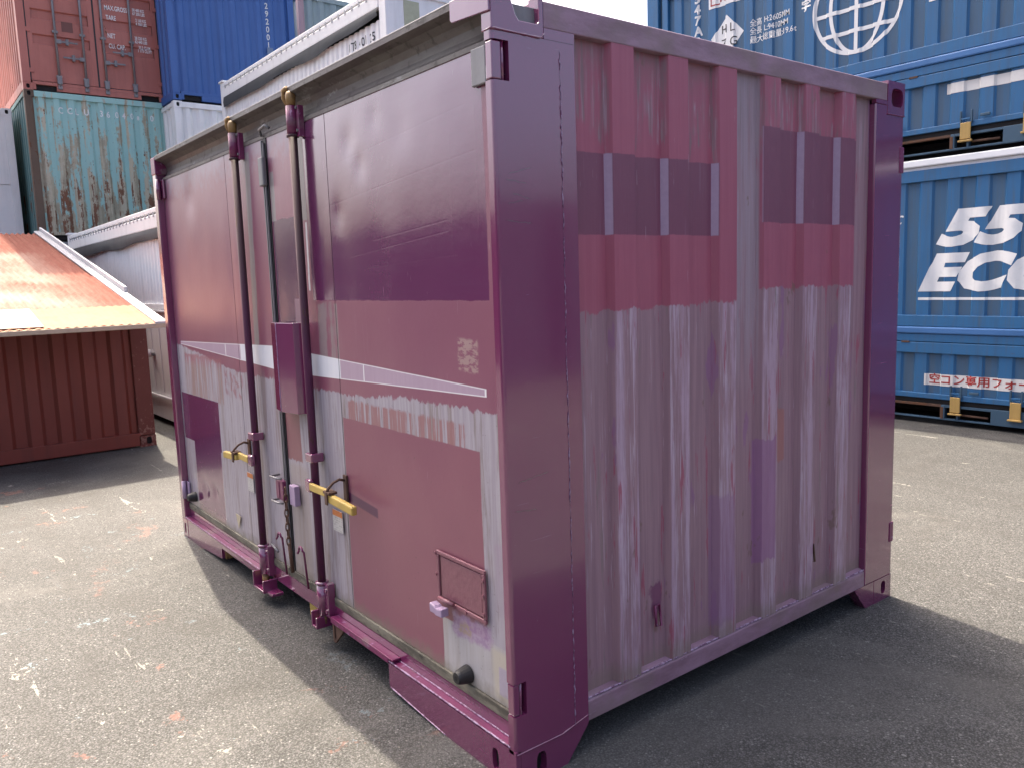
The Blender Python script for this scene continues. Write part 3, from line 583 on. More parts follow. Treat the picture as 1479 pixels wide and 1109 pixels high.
# locking bars
for ab, sg in ((2.18, 1), (1.45, -1)):
    lb = MB().tube([(-ab, 0.002, 0.13), (-ab, 0.002, 2.46)], 0.0185, 16).build('locking_bar', BARP, pc_, smooth=True)
    MB().tube([(-ab, 0.002, 0.145), (-ab, 0.002, 0.295)], 0.027, 16).build('bar_sleeve', GLOSS, lb, smooth=True)
    MB().tube([(-ab, 0.002, 0.293), (-ab, 0.002, 0.303)], 0.031, 16).build('sleeve_ring', GLOSS, lb, smooth=True)
    bx('sleeve_plate', (-ab+0.026, 0.0, 0.14), (-ab+0.06, DY-0.003, 0.30), GLOSS, lb, 0.003)
    for zq in (0.17, 0.27): MB().tube([(-ab+0.044, -0.006, zq), (-ab+0.044, 0.004, zq)], 0.010, 8).build('bolt', GLOSS, lb)
    MB().tube([(-ab, 0.002, 0.085), (-ab, 0.002, 0.14)], [0.017, 0.019], 12).build('bar_foot', BRASS, lb, smooth=True)
    MB().tube([(-ab, 0.002, 2.31), (-ab, 0.002, 2.43)], 0.0235, 16).build('bar_sleeve', WORNP, lb, smooth=True)
    MB().tube([(-ab, 0.002, 2.30), (-ab, 0.002, 2.311)], 0.027, 16).build('sleeve_ring', BARP, lb, smooth=True)
    bx('sleeve_plate', (-ab+0.022, 0.012, 2.30), (-ab+0.046, DY-0.002, 2.43), WORNP, lb, 0.003)
    for zq in (2.325, 2.42): MB().tube([(-ab+0.034, 0.006, zq), (-ab+0.034, 0.014, zq)], 0.007, 8).build('bolt', STEEL, lb)
    MB().tube([(-ab, 0.002, 2.432), (-ab, 0.002, 2.475), (-ab, -0.002, 2.492)], [0.020, 0.022, 0.014], 12).build('bar_head', BRASS, lb, smooth=True)
    MB().tube([(-ab-0.045, 0.008, 2.44), (-ab-0.05, -0.006, 2.47), (-ab-0.035, -0.012, 2.50), (-ab-0.012, -0.008, 2.505)], 0.011, 8).build('cam_hook', BRASS, lb, smooth=True)
    b = MB(); b.box((-ab-0.034, -0.026, 0.87), (-ab+0.034, DY-0.003, 0.912)); b.build('bar_guide', GLOSS, lb, bevel=0.006)
    # yellow handle in two pieces, held by a catch on the door
    hn = thing('handle', None, None) if False else None
    d = -sg                                                   # towards the outside of its leaf
    pv = bx('handle_pivot', (-ab-0.026, -0.040, 0.735), (-ab+0.026, -0.016, 0.795), GLOSS, lb, 0.008)
    hl = 0.37 if sg > 0 else 0.47
    x1 = -ab - sg*0.024; x2 = -ab - sg*hl*0.52; x3 = -ab - sg*hl
    b = MB(); b.prism([(x1, 0.782), (x2, 0.784), (x2, 0.750), (x1, 0.748)], lambda u, v, w: (u, w, v), -0.042, -0.024); b.build('handle', YELLOW, lb, bevel=0.004)
    b = MB(); b.prism([(x2+sg*0.03, 0.772), (x2, 0.776), (x3, 0.764), (x3, 0.726), (x2, 0.738), (x2+sg*0.03, 0.744)], lambda u, v, w: (u, w, v), -0.056, -0.030); b.build('handle_grip', YELLOW, lb, bevel=0.006)
    ct = bx('catch_plate', (x2-0.016, DY-0.012, 0.72), (x2+0.016, DY-0.0015, 0.845), RUST, pc_, 0.003)
    MB().tube([(x2, DY-0.01, 0.822), (x2, 0.005, 0.83), (x2, -0.025, 0.82), (x2, -0.048, 0.80), (x2, -0.058, 0.785)], 0.006, 8).build('catch_hook', RUST, ct, smooth=True)
    b = MB(); b.box((x2-0.03, -0.062, 0.776), (x2+0.03, -0.022, 0.788)); b.box((x2-0.012, -0.064, 0.73), (x2+0.012, -0.058, 0.788)); b.build('catch_clip', RUST, ct, bevel=0.002)
# folded cover over the middle joint
b = MB(); b.prism([(1.80, DY-0.016), (1.775, -0.030), (1.670, -0.048), (1.535, -0.022), (1.515, DY-0.004), (1.53, DY-0.004), (1.67, -0.02), (1.77, DY-0.016)], fz, 1.08, 1.497); b.build('joint_cover', GLOSS, pc_, bevel=0.003)
bead('weld_seam', [(-1.67, -0.0485, 1.085), (-1.67, -0.0485, 1.494)], 0.002, LILAC)
bx('joint_clip', (-1.905, DY-0.028, 2.14), (-1.848, DY-0.006, 2.275), STEEL, pc_, 0.006)
MB().tube([(-1.875, DY-0.01, 2.37), (-1.875, DY-0.02, 2.40), (-1.80, DY-0.02, 2.41), (-1.78, DY-0.01, 2.395)], 0.007, 8).build('joint_hook', STEEL, pc_, smooth=True)
# lock plate, chain and pin at the middle joint
for a0, a1 in ((1.865, 1.955), (1.72, 1.785)):
    lp = bx('lock_plate', (-a1, 0.008, 0.60), (-a0, DY-0.003, 0.70), WORNP if a0 > 1.85 else LILAC, pc_, 0.003)
    if a0 > 1.85: bx('plate_recess', (-a1+0.008, 0.005, 0.612), (-a1+0.045, 0.0075, 0.69), WORNP, lp)
for zq in (0.715, 0.59): MB().tube([(-1.97, DY-0.003, zq), (-1.97, -0.012, zq), (-1.88, -0.016, zq+0.004), (-1.86, 0.004, zq)], 0.0055, 8).build('staple', STEEL, pc_, smooth=True)
for i in range(8):
    zq = 0.665-i*0.036; P = []
    for k in range(12):
        t = 2*math.pi*k/12; u_ = 0.010*math.cos(t); v_ = 0.023*math.sin(t)
        P.append((-1.80+(u_ if i % 2 == 0 else 0), -0.006+(0 if i % 2 == 0 else u_), zq+v_))
    MB().tube(P, 0.0038, 6, True).build('chain_link', RUST, pc_, smooth=True)
MB().tube([(-1.80, -0.004, 0.40), (-1.80, 0.004, 0.25)], 0.010, 8).build('drop_pin', RUST, pc_, smooth=True)
for ah, z0, z1 in ((1.925, 0.20, 0.395), (1.66, 0.20, 0.385)):
    P = [(-ah, 0.022, z0), (-ah, 0.010, z1)]+[(-ah+(0.022*(math.cos(t)-1)), 0.004, z1+0.024*math.sin(t)) for t in [math.pi*k/8 for k in range(1, 9)]]+[(-ah-0.046, -0.004, z1-0.014)]
    MB().tube(P, 0.0055, 8).build('hook_rod', WORNP, pc_, smooth=True)
MB().tube([(-2.10, 0.018, 0.32), (-2.00, 0.012, 0.305)], 0.007, 8).build('hook_rod', STEEL, pc_, smooth=True)
# small hatch, its frame and latch
ht = bx('hatch', (-0.458, DY-0.008, 0.520), (-0.205, DY-0.003, 0.672), DOOR, pc_, 0.002)
m = Mat('hatch_paint', 0.38); m.base(m.mix(m.noise(30, 3), (0.27, 0.10, 0.135), (0.33, 0.14, 0.17))); m.bump(m.noise(50, 3), 0.002); HATCH = m.done()
ht.data.materials[0] = HATCH
for lo, hi in (((-0.482, 0.677), (-0.180, 0.692)), ((-0.482, 0.500), (-0.180, 0.516)), ((-0.482, 0.5165), (-0.466, 0.6765)), ((-0.198, 0.5165), (-0.180, 0.6765))):
    bx('frame_bar', (lo[0], DY-0.0125, lo[1]), (hi[0], DY-0.003, hi[1]), HATCH, ht, 0.003)
for aq, zq in ((0.19, 0.655), (0.19, 0.60), (0.19, 0.535), (0.485, 0.68), (0.485, 0.60), (0.37, 0.508), (0.30, 0.508)):
    MB().tube([(-aq, DY-0.017, zq), (-aq, DY-0.006, zq)], 0.007, 8).build('rivet', HATCH, ht)
MB().tube([(-0.45, DY-0.026, 0.522), (-0.36, DY-0.026, 0.522)], 0.008, 8).build('latch_rod', HATCH, ht, smooth=True)
b = MB(); b.prism([(-0.475, 0.505), (-0.445, 0.500), (-0.435, 0.494), (-0.395, 0.500), (-0.395, 0.468), (-0.435, 0.466), (-0.445, 0.470), (-0.475, 0.470)], lambda u, v, w: (u, w, v), DY-0.055, DY-0.022); b.build('latch', LILAC, ht, bevel=0.004)
# rubber buffers
for aq, zq in ((0.315, 0.272), (3.47, 0.305)):
    bf = MB().tube([(-aq, DY-0.002, zq), (-aq, DY-0.012, zq), (-aq, DY-0.045, zq), (-aq, DY-0.056, zq)], [0.034, 0.033, 0.026, 0.020], 18).build('rubber_buffer', RUBBER, pc_, smooth=False)
    MB().tube([(-aq, DY-0.0565, zq), (-aq, DY-0.057, zq)], 0.009, 10).build('buffer_hole', BLACK, bf)
# hinge plates on the door
for a0, a1, z0, z1, mt in ((0.066, 0.142, 2.25, 2.362, STEEL), (L-0.13, L-0.075, 2.245, 2.365, GLOSS), (L-0.125, L-0.075, 0.275, 0.385, LILAC)):
    hp_ = bx('hinge_plate', (-a1, DY-0.016, z0), (-a0, DY-0.003, z1), mt, pc_, 0.004)
    if a0 > 1: MB().tube([(-L+0.082, 0.006, z0-0.004), (-L+0.082, 0.006, z1+0.004)], 0.014, 10).build('hinge_barrel', mt, hp_, smooth=True)
# stickers
STK = Mat('warning_sticker', 0.5); tx = STK.noise((150, 1, 60), 3, 0.6, 3); STK.base((0.72, 0.69, 0.66)); zq = STK.z
STK.layer(STK.step(tx, 0.55, 0.1)*STK.step(STK.frac(zq*90), 0.45, 0.2)*0.7, (0.30, 0.28, 0.27)); STK.layer(STK.step(STK.noise(40, 4), 0.62, 0.05)*0.6, (0.40, 0.34, 0.33)); STICK = STK.done()
ORG = plain('orange_print', (0.72, 0.24, 0.07), 0.5)
for a0, a1, z0, z1 in ((2.345, 2.432, 0.545, 0.65), (1.255, 1.352, 0.568, 0.665)):
    s_o = bx('warning_sticker', (-a1, DY-0.0085, z0), (-a0, DY-0.006, z1), STICK, pc_)
    bx('sticker_header', (-a1, DY-0.0095, z1-0.026), (-a0, DY-0.0088, z1), ORG, s_o)
b = MB(); b.prism([(2.60, 0.355), (2.68, 0.36), (2.645, 0.275)], fy, DY-0.0085, DY-0.006); tr_ = b.build('triangle_sticker', plain('aged_sticker', (0.60, 0.52, 0.36), 0.6), pc_)
# top sheet lifting at the door edges: vertical fold lines
for aq in (1.2145, 2.4445):
    bx('leaf_hinge', (-aq-0.002, DY+0.001, 0.24), (-aq+0.002, DY+0.02, 2.36), BLACK, pc_)

# ------------------------------------------------------------------ generic box containers
def cast8(t, lx, ly, h, mats, s=0.15):
    for ix in (0, 1):
        for iy in (0, 1):
            for iz in (0, 1):
                x0 = -lx if ix else -s; y0 = ly-s if iy else 0; z0 = h-0.12 if iz else 0
                lo = (x0, y0, z0); hi = (x0+s, y0+s, z0+0.12); b = MB()
                if ix == 0: b.slotbox(lo, hi, 0, 1, (y0+s/2, z0+0.06), 0.055, 0.075, 0.03, 1)
                else: b.box(lo, hi)
                b.build('corner_casting', mats, t)
def container(name, label, loc, mat, lx=6.06, ly=2.438, h=2.59, group=None, front='corr', side_mat=None, post_mat=None, cast_mat=None, cat='container', per=0.24, outer=0.075, slope=0.045, depth=0.036, pocket=True, wall_mat=None):
    t = thing(name, label, cat, loc, group); side_mat = side_mat or mat; post_mat = post_mat or mat; wall_mat = wall_mat or mat
    cast8(t, lx, ly, h, [cast_mat or post_mat, BLACK])
    pw = 0.13
    for x0 in (-lx, -pw):
        for y0 in (0, ly-pw): bx('corner_post', (x0+0.002, y0+0.002, 0.12), (x0+pw-0.002, y0+pw-0.002, h-0.12), post_mat if x0 > -1 else side_mat, t, 0.008)
    for y0 in (0.004, ly-0.074):
        bx('top_rail', (-lx+0.15, y0, h-0.085), (-0.15, y0+0.07, h-0.01), side_mat, t, 0.005); bx('bottom_rail', (-lx+0.15, y0, 0.012), (-0.15, y0+0.07, 0.155), side_mat, t, 0.005)
    for x0 in (-lx+0.004, -0.074):
        bx('top_rail', (x0, 0.15, h-0.11), (x0+0.07, ly-0.15, h-0.01), mat, t, 0.005)
        if x0 > -1 and pocket:
            bx('bottom_rail', (x0, 0.15, 0.10), (x0+0.07, ly-0.15, 0.155), mat, t, 0.003)
            for y0, y1 in ((0.15, 0.20), (0.52, ly-0.52), (ly-0.2, ly-0.15)): bx('bottom_rail', (x0, y0, 0.012), (x0+0.07, y1, 0.0995), mat, t, 0.003)
            bx('gap_shadow_plate', (x0+0.005, 0.201, 0.014), (x0+0.02, ly-0.201, 0.099), BLACK, t)
        else: bx('bottom_rail', (x0, 0.15, 0.012), (x0+0.07, ly-0.15, 0.155), mat, t, 0.005)
    py = corr(pw-0.002, ly-pw+0.002, per, outer, slope, depth); px = corr(-lx+pw-0.002, -pw+0.002, per, outer, slope, depth)
    if front == 'corr': wall('front_wall', py, 0.15, h-0.10, lambda s, d, z: (-0.02-d, s, z), wall_mat, t, 2)
    wall('rear_wall', py, 0.15, h-0.10, lambda s, d, z: (-lx+0.02+d, s, z), mat, t)
    wall('side_wall', px, 0.15, h-0.08, lambda s, d, z: (s, 0.02+d, z), side_mat, t)
    wall('side_wall', px, 0.15, h-0.08, lambda s, d, z: (s, ly-0.02-d, z), side_mat, t)
    bx('roof', (-lx+0.05, 0.05, h-0.03), (-0.05, ly-0.05, h-0.015), side_mat, t); bx('floor', (-lx+0.08, 0.08, 0.10), (-0.08, ly-0.08, 0.14), BLACK, t)
    t_py[t.name] = py
    return t
t_py = {}

# teal container with rusted ribs
m = Mat('teal_rusted', 0.6); TEAL = (0.25, 0.45, 0.43)
e1 = m.noise(9, 5, 0.7, 2)-0.5; st = m.noise((10, 10, 0.8), 5, 0.7, 5); z = m.z; y = m.y
m.base(TEAL); m.layer(m.step(m.noise((9, 9, 0.7), 4, 0.6, 1), 0.5, 0.3)*0.5, (0.28, 0.47, 0.44))
ph = m.frac((y-0.128-0.0375+2.4)/0.24); rib = m.band(ph, 0.0, 0.69, 0.05)
rm = m.step(m.noise((6, 6, 1.1), 5, 0.7, 13) + e1*0.35 + m.sub(z, 1.35, 2.2)*0.22 + (rib-0.5)*0.13, 0.64, 0.04)
m.layer(m.mn(rm, 1.0)*0.9, m.mix(m.step(st + e1*0.3, 0.5, 0.15), (0.42, 0.37, 0.27), (0.26, 0.22, 0.15)), 0.8)
m.layer(m.step(m.noise((9, 9, 1.6), 5, 0.75, 23) + e1*0.3 + m.sub(z, 1.2, 1.8)*0.16 + (rib-0.5)*0.14, 0.735, 0.03), m.mix(e1+0.5, (0.11, 0.05, 0.03), (0.20, 0.10, 0.06)), 0.9)
m.layer(m.step(m.noise((20, 20, 20), 5, 0.75, 33), 0.66, 0.03), (0.10, 0.10, 0.08)); m.bump(e1, 0.004); TEALM = m.done(0.5, 1.2)
TEALP = painted('rusty_post_paint', (0.17, 0.12, 0.085), 0.8, 0.7, 0.5, 0.3)
TEALS = painted('dark_teal_side', (0.10, 0.22, 0.215), 0.6, 0.4, 0.4, 0.2)
BROWN = painted('brown_red_paint', (0.40, 0.135, 0.105), 0.5, 0.05, 0.25, 0.3, alb=1.0); BROWNS = painted('hazy_red_side', (0.48, 0.16, 0.12), 0.55, 0.1, 0.35, 0.9)  # side red made paler: overexposed haze put into its colour
GREYC = painted('grey_container_paint', (0.36, 0.38, 0.40), 0.5, 0.2, 0.3, 0.2)
WHITEC = painted('white_container_paint', (0.78, 0.79, 0.79), 0.45, 0.0, 0.18, 0.2, alb=1.0)
BLUEC = painted('royal_blue_paint', (0.050, 0.135, 0.40), 0.45, 0.0, 0.2, 0.2, alb=0.85)
PALE = painted('pale_green_paint', (0.42, 0.50, 0.50), 0.5, 0.0, 0.3, 0.2); PINK = painted('pink_faded_post', (0.66, 0.42, 0.44), 0.5, 0.0, 0.3, 0.2)
NAVY = painted('dark_navy_paint', (0.045, 0.05, 0.085), 0.5, 0.05, 0.3, 0.2)
G1 = 'stacked containers at the back left'
XT, YT = -14.575, 0.862
container('freight_container', 'grey container at ground level underneath the rusty teal one', (XT, YT, 0.0), GREYC, group=G1)
tc = container('freight_container', 'teal container with rust-streaked ribs under the brown-red one', (XT, YT, 2.60), TEALM, group=G1, side_mat=TEALS, post_mat=TEALP, per=0.24, outer=0.075, slope=0.045)
fe = lambda s, d, z: (-0.02-d, s, z)
for i, (chh, yq) in enumerate(zip('CCLU3604080', (0.545, 0.69, 0.815, 0.955, 1.215, 1.335, 1.475, 1.60, 1.735, 1.855, 2.09))):
    lettering(chh, yq-0.04, 2.235, 0.15 if i != 9 else 0.10, fe, WHITE_LET, tc, t_py[tc.name], xs=0.8, bold=0.002)
# brown-red container, door end towards us
bc = container('freight_container', 'brown-red container showing its door end, on top of the teal one', (XT, YT, 5.19), BROWN, group=G1, front='door', side_mat=BROWNS)
ly = 2.438
for k, (y0, y1) in enumerate(((0.135, 1.212), (1.226, 2.303))):
    dl = None; zs = [0.19, 0.56, 0.80, 0.92, 1.20, 1.32, 1.58, 1.70, 1.98, 2.10, 2.44]
    b = MB(); prof = []
    rec_b = ((0.80, 0.94), (1.22, 1.36), (1.66, 1.80), (2.08, 2.22))
    bx_ = [(0.17, 0.0)]
    for z0, z1 in rec_b: bx_ += [(z0-0.02, 0.0), (z0, 0.03), (z1, 0.03), (z1+0.02, 0.0)]
    bx_.append((2.46, 0.0))
    yi0, yi1 = y0+0.09, y1-0.09
    b.sheet([[(-0.03-d, yi0, zq) for zq, d in bx_], [(-0.03-d, yi1, zq) for zq, d in bx_]])
    for yy in (yi0, yi1): b.sheet([[(-0.03-d, yy, zq) for zq, d in bx_], [(-0.029, yy, zq) for zq, d in bx_]])
    b.box((-0.06, y0, 0.17), (-0.026, yi0, 2.46)); b.box((-0.06, yi1, 0.17), (-0.026, y1, 2.46))
    dl = b.build('door_leaf', BROWN, bc, recalc=False)
    bx('door_gasket', (-0.05, (y0 if k == 0 else y1)-0.012, 0.17), (-0.02, (y0 if k == 0 else y1)+0.012, 2.46), RUBBER, bc)
    for zq in (0.30, 0.98, 1.64, 2.3):
        yy = (y0-0.02) if k == 0 else (y1-0.06); bx('hinge', (-0.03, yy, zq), (-0.008, yy+0.08, zq+0.07), BROWN, dl, 0.004)
    for j, yy in enumerate(((0.575, 1.005), (1.345, 1.825))[k]):
        rod = MB().tube([(0.004, yy, 0.09), (0.004, yy, 2.50)], 0.02, 10).build('locking_rod', STEELG if 'STEELG' in globals() else STEEL, bc, smooth=True)
        for zq in (0.24, 1.0, 1.8): bx('rod_bracket', (-0.022, yy-0.045, zq), (0.02, yy+0.045, zq+0.045), STEEL, rod, 0.006)
        bx('rod_cam', (-0.02, yy-0.04, 0.13), (0.03, yy+0.04, 0.27), STEEL, rod, 0.012)
        bx('cam_keeper', (-0.02, yy-0.035, 0.045), (0.02, yy+0.035, 0.115), STEEL, rod, 0.008)
        d = (1, -1)[j]; zz_ = (0.86, 0.60)[j] if k == 0 else (0.60, 0.80)[j]
        bx('rod_handle', (0.015, yy+d*0.02, zz_-0.014), (0.032, yy+d*0.34, zz_+0.014), STEEL, rod, 0.004)
        bx('handle_hub', (0.0, yy+d*0.0, zz_-0.035), (0.035, yy+d*0.08, zz_+0.035), STEEL, rod, 0.006); bx('handle_catch', (-0.02, yy+d*0.15, zz_-0.05), (0.036, yy+d*0.20, zz_+0.06), STEEL, rod, 0.01)
bx('door_gasket', (-0.05, 1.205, 0.17), (-0.023, 1.233, 2.46), RUBBER, bc)
fb = lambda s, d, z: (-0.026-d, s, z)
for tx_, yq, zq, sz in (('MAX.GROSS', 1.415, 1.545, 0.115), ('TARE', 1.43, 1.375, 0.115), ('NET', 1.43, 1.06, 0.115), ('CU. CAP.', 1.435, 0.88, 0.115),
      ('30 480 KG', 1.89, 1.59, 0.075), ('67 200 LBS', 1.89, 1.525, 0.075), ('2 160 KG', 1.935, 1.415, 0.075), ('4 760 LBS', 1.935, 1.35, 0.075),
      ('28 320 KG', 1.895, 1.095, 0.075), ('62 440 LBS', 1.895, 1.03, 0.075), ('33.2 CU.M.', 1.95, 0.935, 0.075), ('1 173 CU.FT', 1.93, 0.875, 0.075)):
    lettering(tx_, yq, zq, sz, fb, WHITE_LET, bc, None, lift=0.002, xs=0.62, bold=0.002)
bx('bare_patch', (-0.0285, 0.55+0.14, 1.05), (-0.0265, 0.55+0.32, 1.22), painted('patch_brown', (0.22, 0.085, 0.07), 0.6), bc)
container('freight_container', 'grey container topmost on the stack above the brown-red one', (XT, YT, 7.78), GREYC, h=2.9, group=G1)
# blue end and white end
XB, YB = -13.80, 3.125
container('freight_container', 'grey container at ground level below the white-ended one', (XB, YB, 0.0), GREYC, group=G1)
container('freight_container', 'white container end beneath the royal blue container', (XB, YB, 2.50), WHITEC, group=G1)
bl = container('freight_container', 'royal blue container with a vertical white number, between brown-red and white ones', (XB, YB, 5.11), BLUEC, group=G1, per=0.245, outer=0.075, slope=0.04, depth=0.03)
for i, chh in enumerate('U 2920018'):
    if chh != ' ': lettering(chh, 1.865, 2.18-i*0.145, 0.155, fe, WHITE_LET, bl, t_py[bl.name], xs=0.75, bold=0.003)
bx('plate_tag', (-0.016, 1.85, 0.985), (-0.013, 1.965, 1.165), plain('faded_blue_tag', (0.25, 0.33, 0.5), 0.5), bl)
container('freight_container', 'grey container at ground level behind the white open-top containers', (-14.8, 6.12, 0.0), GREYC, group=G1)
container('freight_container', 'grey container in the second tier behind the white open-top containers', (-14.8, 6.12, 2.6), GREYC, group=G1)
container('freight_container', 'pale green container with a faded pink corner post, behind the royal blue one', (-14.8, 6.12, 5.2), PALE, group=G1, post_mat=PINK, per=0.28, outer=0.10, slope=0.05)
SKYB = painted('sky_blue_paint', (0.10, 0.27, 0.46), 0.5, 0.0, 0.3, 0.3)
container('freight_container', 'sky blue container barely visible above the white end wall', (-11.7, 8.6, 0.0), SKYB, h=2.5, group=G1)
container('freight_container', 'sky blue container in the second tier behind the white end wall', (-11.7, 8.6, 2.52), SKYB, h=2.5, group=G1)
container('freight_container', 'sky blue container in the top tier behind the white end wall', (-11.7, 8.6, 5.04), SKYB, h=2.2, group=G1)
# white containers at the far left edge
container('freight_container', 'white container at ground level at the far left, behind the sloped roof', (-15.5, -1.675, 0.0), WHITEC, h=2.5, group=G1)
wl_ = container('freight_container', 'white container at the left picture edge, upper of two', (-15.5, -1.675, 2.51), WHITEC, h=2.5, group=G1, front='flat')
bx('front_panel', (-0.05, 0.13, 0.15), (-0.02, 1.35, 2.40), WHITEC, wl_, 0.003); bx('front_panel', (-0.05, 1.36, 1.15), (-0.02, 2.308, 2.40), WHITEC, wl_, 0.003); bx('front_panel', (-0.05, 1.36, 0.15), (-0.02, 2.308, 1.14), WHITEC, wl_, 0.003)

# ------------------------------------------------------------------ white open-top containers with tarpaulin rails
TARP = painted('grey_tarpaulin', (0.050, 0.058, 0.064), 0.6, 0.0, 0.3, 0.1)
ROPE = plain('grey_rope_hook', (0.42, 0.43, 0.45), 0.6, alb=1.0)
WDIRT = painted('white_side_paint', (0.74, 0.75, 0.76), 0.45, 0.0, 0.25, 0.2, seed=4, alb=1.0)
def open_top(label, loc, lx, text=None, base=0.07):
    ly = 2.44; h = 2.66; t = thing('open_top_container', label, 'container', loc, 'white open-top containers with tarpaulin rails')
    for x0 in (-lx, -0.16):
        for y0 in (0, ly-0.16): bx('corner_post', (x0, y0, base), (x0+0.16, y0+0.16, h), WHITEC, t, 0.01)
        bx('post_cap', (x0-0.02, -0.02, h), (x0+0.18, 0.18, h+0.03), WHITEC, t, 0.004)
    pl_ = corr(-lx+0.16, -0.16, 0.145, 0.045, 0.03, 0.020)
    f = lambda s, d, z: (s, 0.03+d, z)
    wall('side_panel', pl_, 1.50, 2.28, f, WDIRT, t, 2)
    bx('middle_rail', (-lx+0.16, 0.0, 1.43), (-0.16, 0.05, 1.50), WDIRT, t, 0.006); bx('middle_rail', (-lx+0.16, -0.015, 1.40), (-0.16, 0.04, 1.425), WDIRT, t, 0.004)
    n = 3; w = (lx-0.32)/n
    for i in range(n):
        x0 = -lx+0.16+i*w
        fp = bx('flap_panel', (x0+0.006, 0.02, 0.345), (x0+w-0.006, 0.05, 1.395), WDIRT, t, 0.004)
        for k in range(5): bx('flap_rib', (x0+0.15+k*w/5, 0.012, 0.40), (x0+0.17+k*w/5, 0.0195, 1.35), WDIRT, fp, 0.003)
        bx('latch_handle', (x0+w*0.46, -0.02, 0.84), (x0+w*0.54, 0.018, 0.88), STEEL, fp, 0.006); MB().tube([(x0+w*0.5, -0.03, 0.82), (x0+w*0.5, -0.03, 0.92)], 0.02, 8).build('latch_knob', WHITEC, fp, smooth=True)
    bx('bottom_rail', (-lx+0.16, 0.0, base), (-0.16, 0.06, 0.34), WDIRT, t, 0.006); MB().tube([(-lx+0.17, -0.02, 0.36), (-0.17, -0.02, 0.36)], 0.014, 8).build('flap_rod', WDIRT, t, smooth=True)
    bx('top_rail', (-lx+0.16, -0.01, 2.40), (-0.16, 0.06, 2.56), WHITEC, t, 0.01); bx('top_rail', (-lx+0.16, 0.0, 2.585), (-0.16, 0.08, 2.645), WHITEC, t, 0.01)
    k = 0; x0 = -lx+0.28
    while x0 < -0.2:
        bx('rope_hook', (x0, -0.020, 2.53), (x0+0.03, -0.0105, 2.59), ROPE, t, 0.003); x0 += 0.19
    # tarpaulin edge hanging below the rail, with an uneven hem
    rows = [[], [], []]; N = 60
    for i in range(N+1):
        x0 = -lx+0.17+(lx-0.34)*i/N; wv_ = mnoise.noise(Vector((x0*1.1, loc[2], 0.3)))
        zb = 2.24+0.05*wv_+0.06*max(0, (i/N-0.72)/0.28)
        rows[0].append((x0, -0.012, 2.40)); rows[1].append((x0, -0.03-0.015*wv_, (2.4+zb)/2)); rows[2].append((x0, -0.016-0.02*mnoise.noise(Vector((x0*4, 1, 1))), zb))
    MB().sheet(rows).build('tarpaulin_edge', TARP, t, smooth=True, recalc=False)
    bx('tarpaulin_top', (-lx+0.1, 0.08, 2.58), (-0.1, ly-0.08, 2.62), TARP, t, 0.01)
    ew_ = bx('end_wall', (-0.07, 0.16, base+0.1), (-0.03, ly-0.16, 2.62), WHITEC, t, 0.004); bx('end_rail', (-0.06, 0.16, 2.56), (-0.005, ly-0.16, 2.62), WHITEC, t, 0.005)
    bx('far_end_wall', (-lx+0.03, 0.16, base+0.1), (-lx+0.07, ly-0.16, 2.62), WHITEC, t); bx('back_wall', (-lx+0.16, ly-0.08, base), (-0.16, ly-0.03, 2.62), WHITEC, t); bx('floor', (-lx+0.1, 0.06, base+0.01), (-0.1, ly-0.08, 0.16), BLACK, t)
    if text:
        for c, s_ in text: lettering(c, s_[0], s_[1], s_[2], f, BLK_LET, t, pl_, xs=0.72, bold=0.002)
        bx('end_plate', (-0.0295, 0.27, 2.19), (-0.022, 0.49, 2.50), plain('pale_yellow_plate', (0.58, 0.60, 0.42), 0.5), t, 0.02)
    return t
open_top('white open-top container with grey tarpaulin hem standing on the ground beside the red box', (-7.9, 1.2, 0.0), 6.06)
tx_ = [(c, (-1.06+i*0.094, 2.085-i*0.001, 0.145)) for i, c in enumerate('BT840125')]
open_top('white open-top container at ground level hidden behind the lower tarpaulin one', (-6.86, 3.66, 0.0), 5.86)
open_top('white open-top container lettered BT840125 in the upper tier', (-6.86, 3.62, 2.55), 5.86, tx_)

# ------------------------------------------------------------------ red-brown box with sloping corrugated roof
OXID = painted('oxide_red_paint', (0.185, 0.038, 0.024), 0.5, 0.0, 0.35, 0.15, seed=2, alb=0.9)
m = Mat('oxide_red_chipped', 0.55); n1 = m.noise(20, 5, 0.75, 3); n2 = m.noise(5, 4, 0.7, 7)
m.base((0.165, 0.034, 0.022)); m.layer(m.step(n2, 0.56, 0.2)*0.4, (0.20, 0.055, 0.04)); m.layer(m.step(n1 + m.sub(m.z, 0.30, 0.2)*0.12 + (n2-0.5)*0.3, 0.645, 0.03)*0.8, (0.36, 0.21, 0.16), 0.7); OXIDC = m.done()
rb = thing('red_storage_box', 'red-brown steel box with a sloping rusty corrugated roof', 'container', (-7.28, -1.70, 0.0))
bw = 2.44; bl_ = 5.85; slope_k = 0.19
def ztop(x): return 1.285 + slope_k*(0.90-x)         # local x from 0 (front) to -bl_
pf = corr(0.12, bw-0.17, 0.268, 0.10, 0.034, 0.036)
wall('front_wall', pf, 0.15, 1.43, lambda s, d, z: (-0.012-d, s, z), OXID, rb, 2)
bx('bottom_rail', (-0.06, 0.15, 0.015), (0.0, bw-0.15, 0.155), OXID, rb, 0.006)
bx('corner_post', (-0.12, bw-0.17, 0.122), (-0.001, bw-0.001, 1.44), OXIDC, rb, 0.01); bx('corner_post', (-0.12, 0.001, 0.122), (-0.001, 0.12, 1.44), OXIDC, rb, 0.01)
for y0 in (0, bw-0.165):
    b = MB(); b.slotbox((-0.165, y0, 0), (0, y0+0.165, 0.12), 0, 1, (y0+0.095, 0.065), 0.055, 0.08, 0.03, 1); b.build('corner_casting', [OXIDC, BLACK], rb)
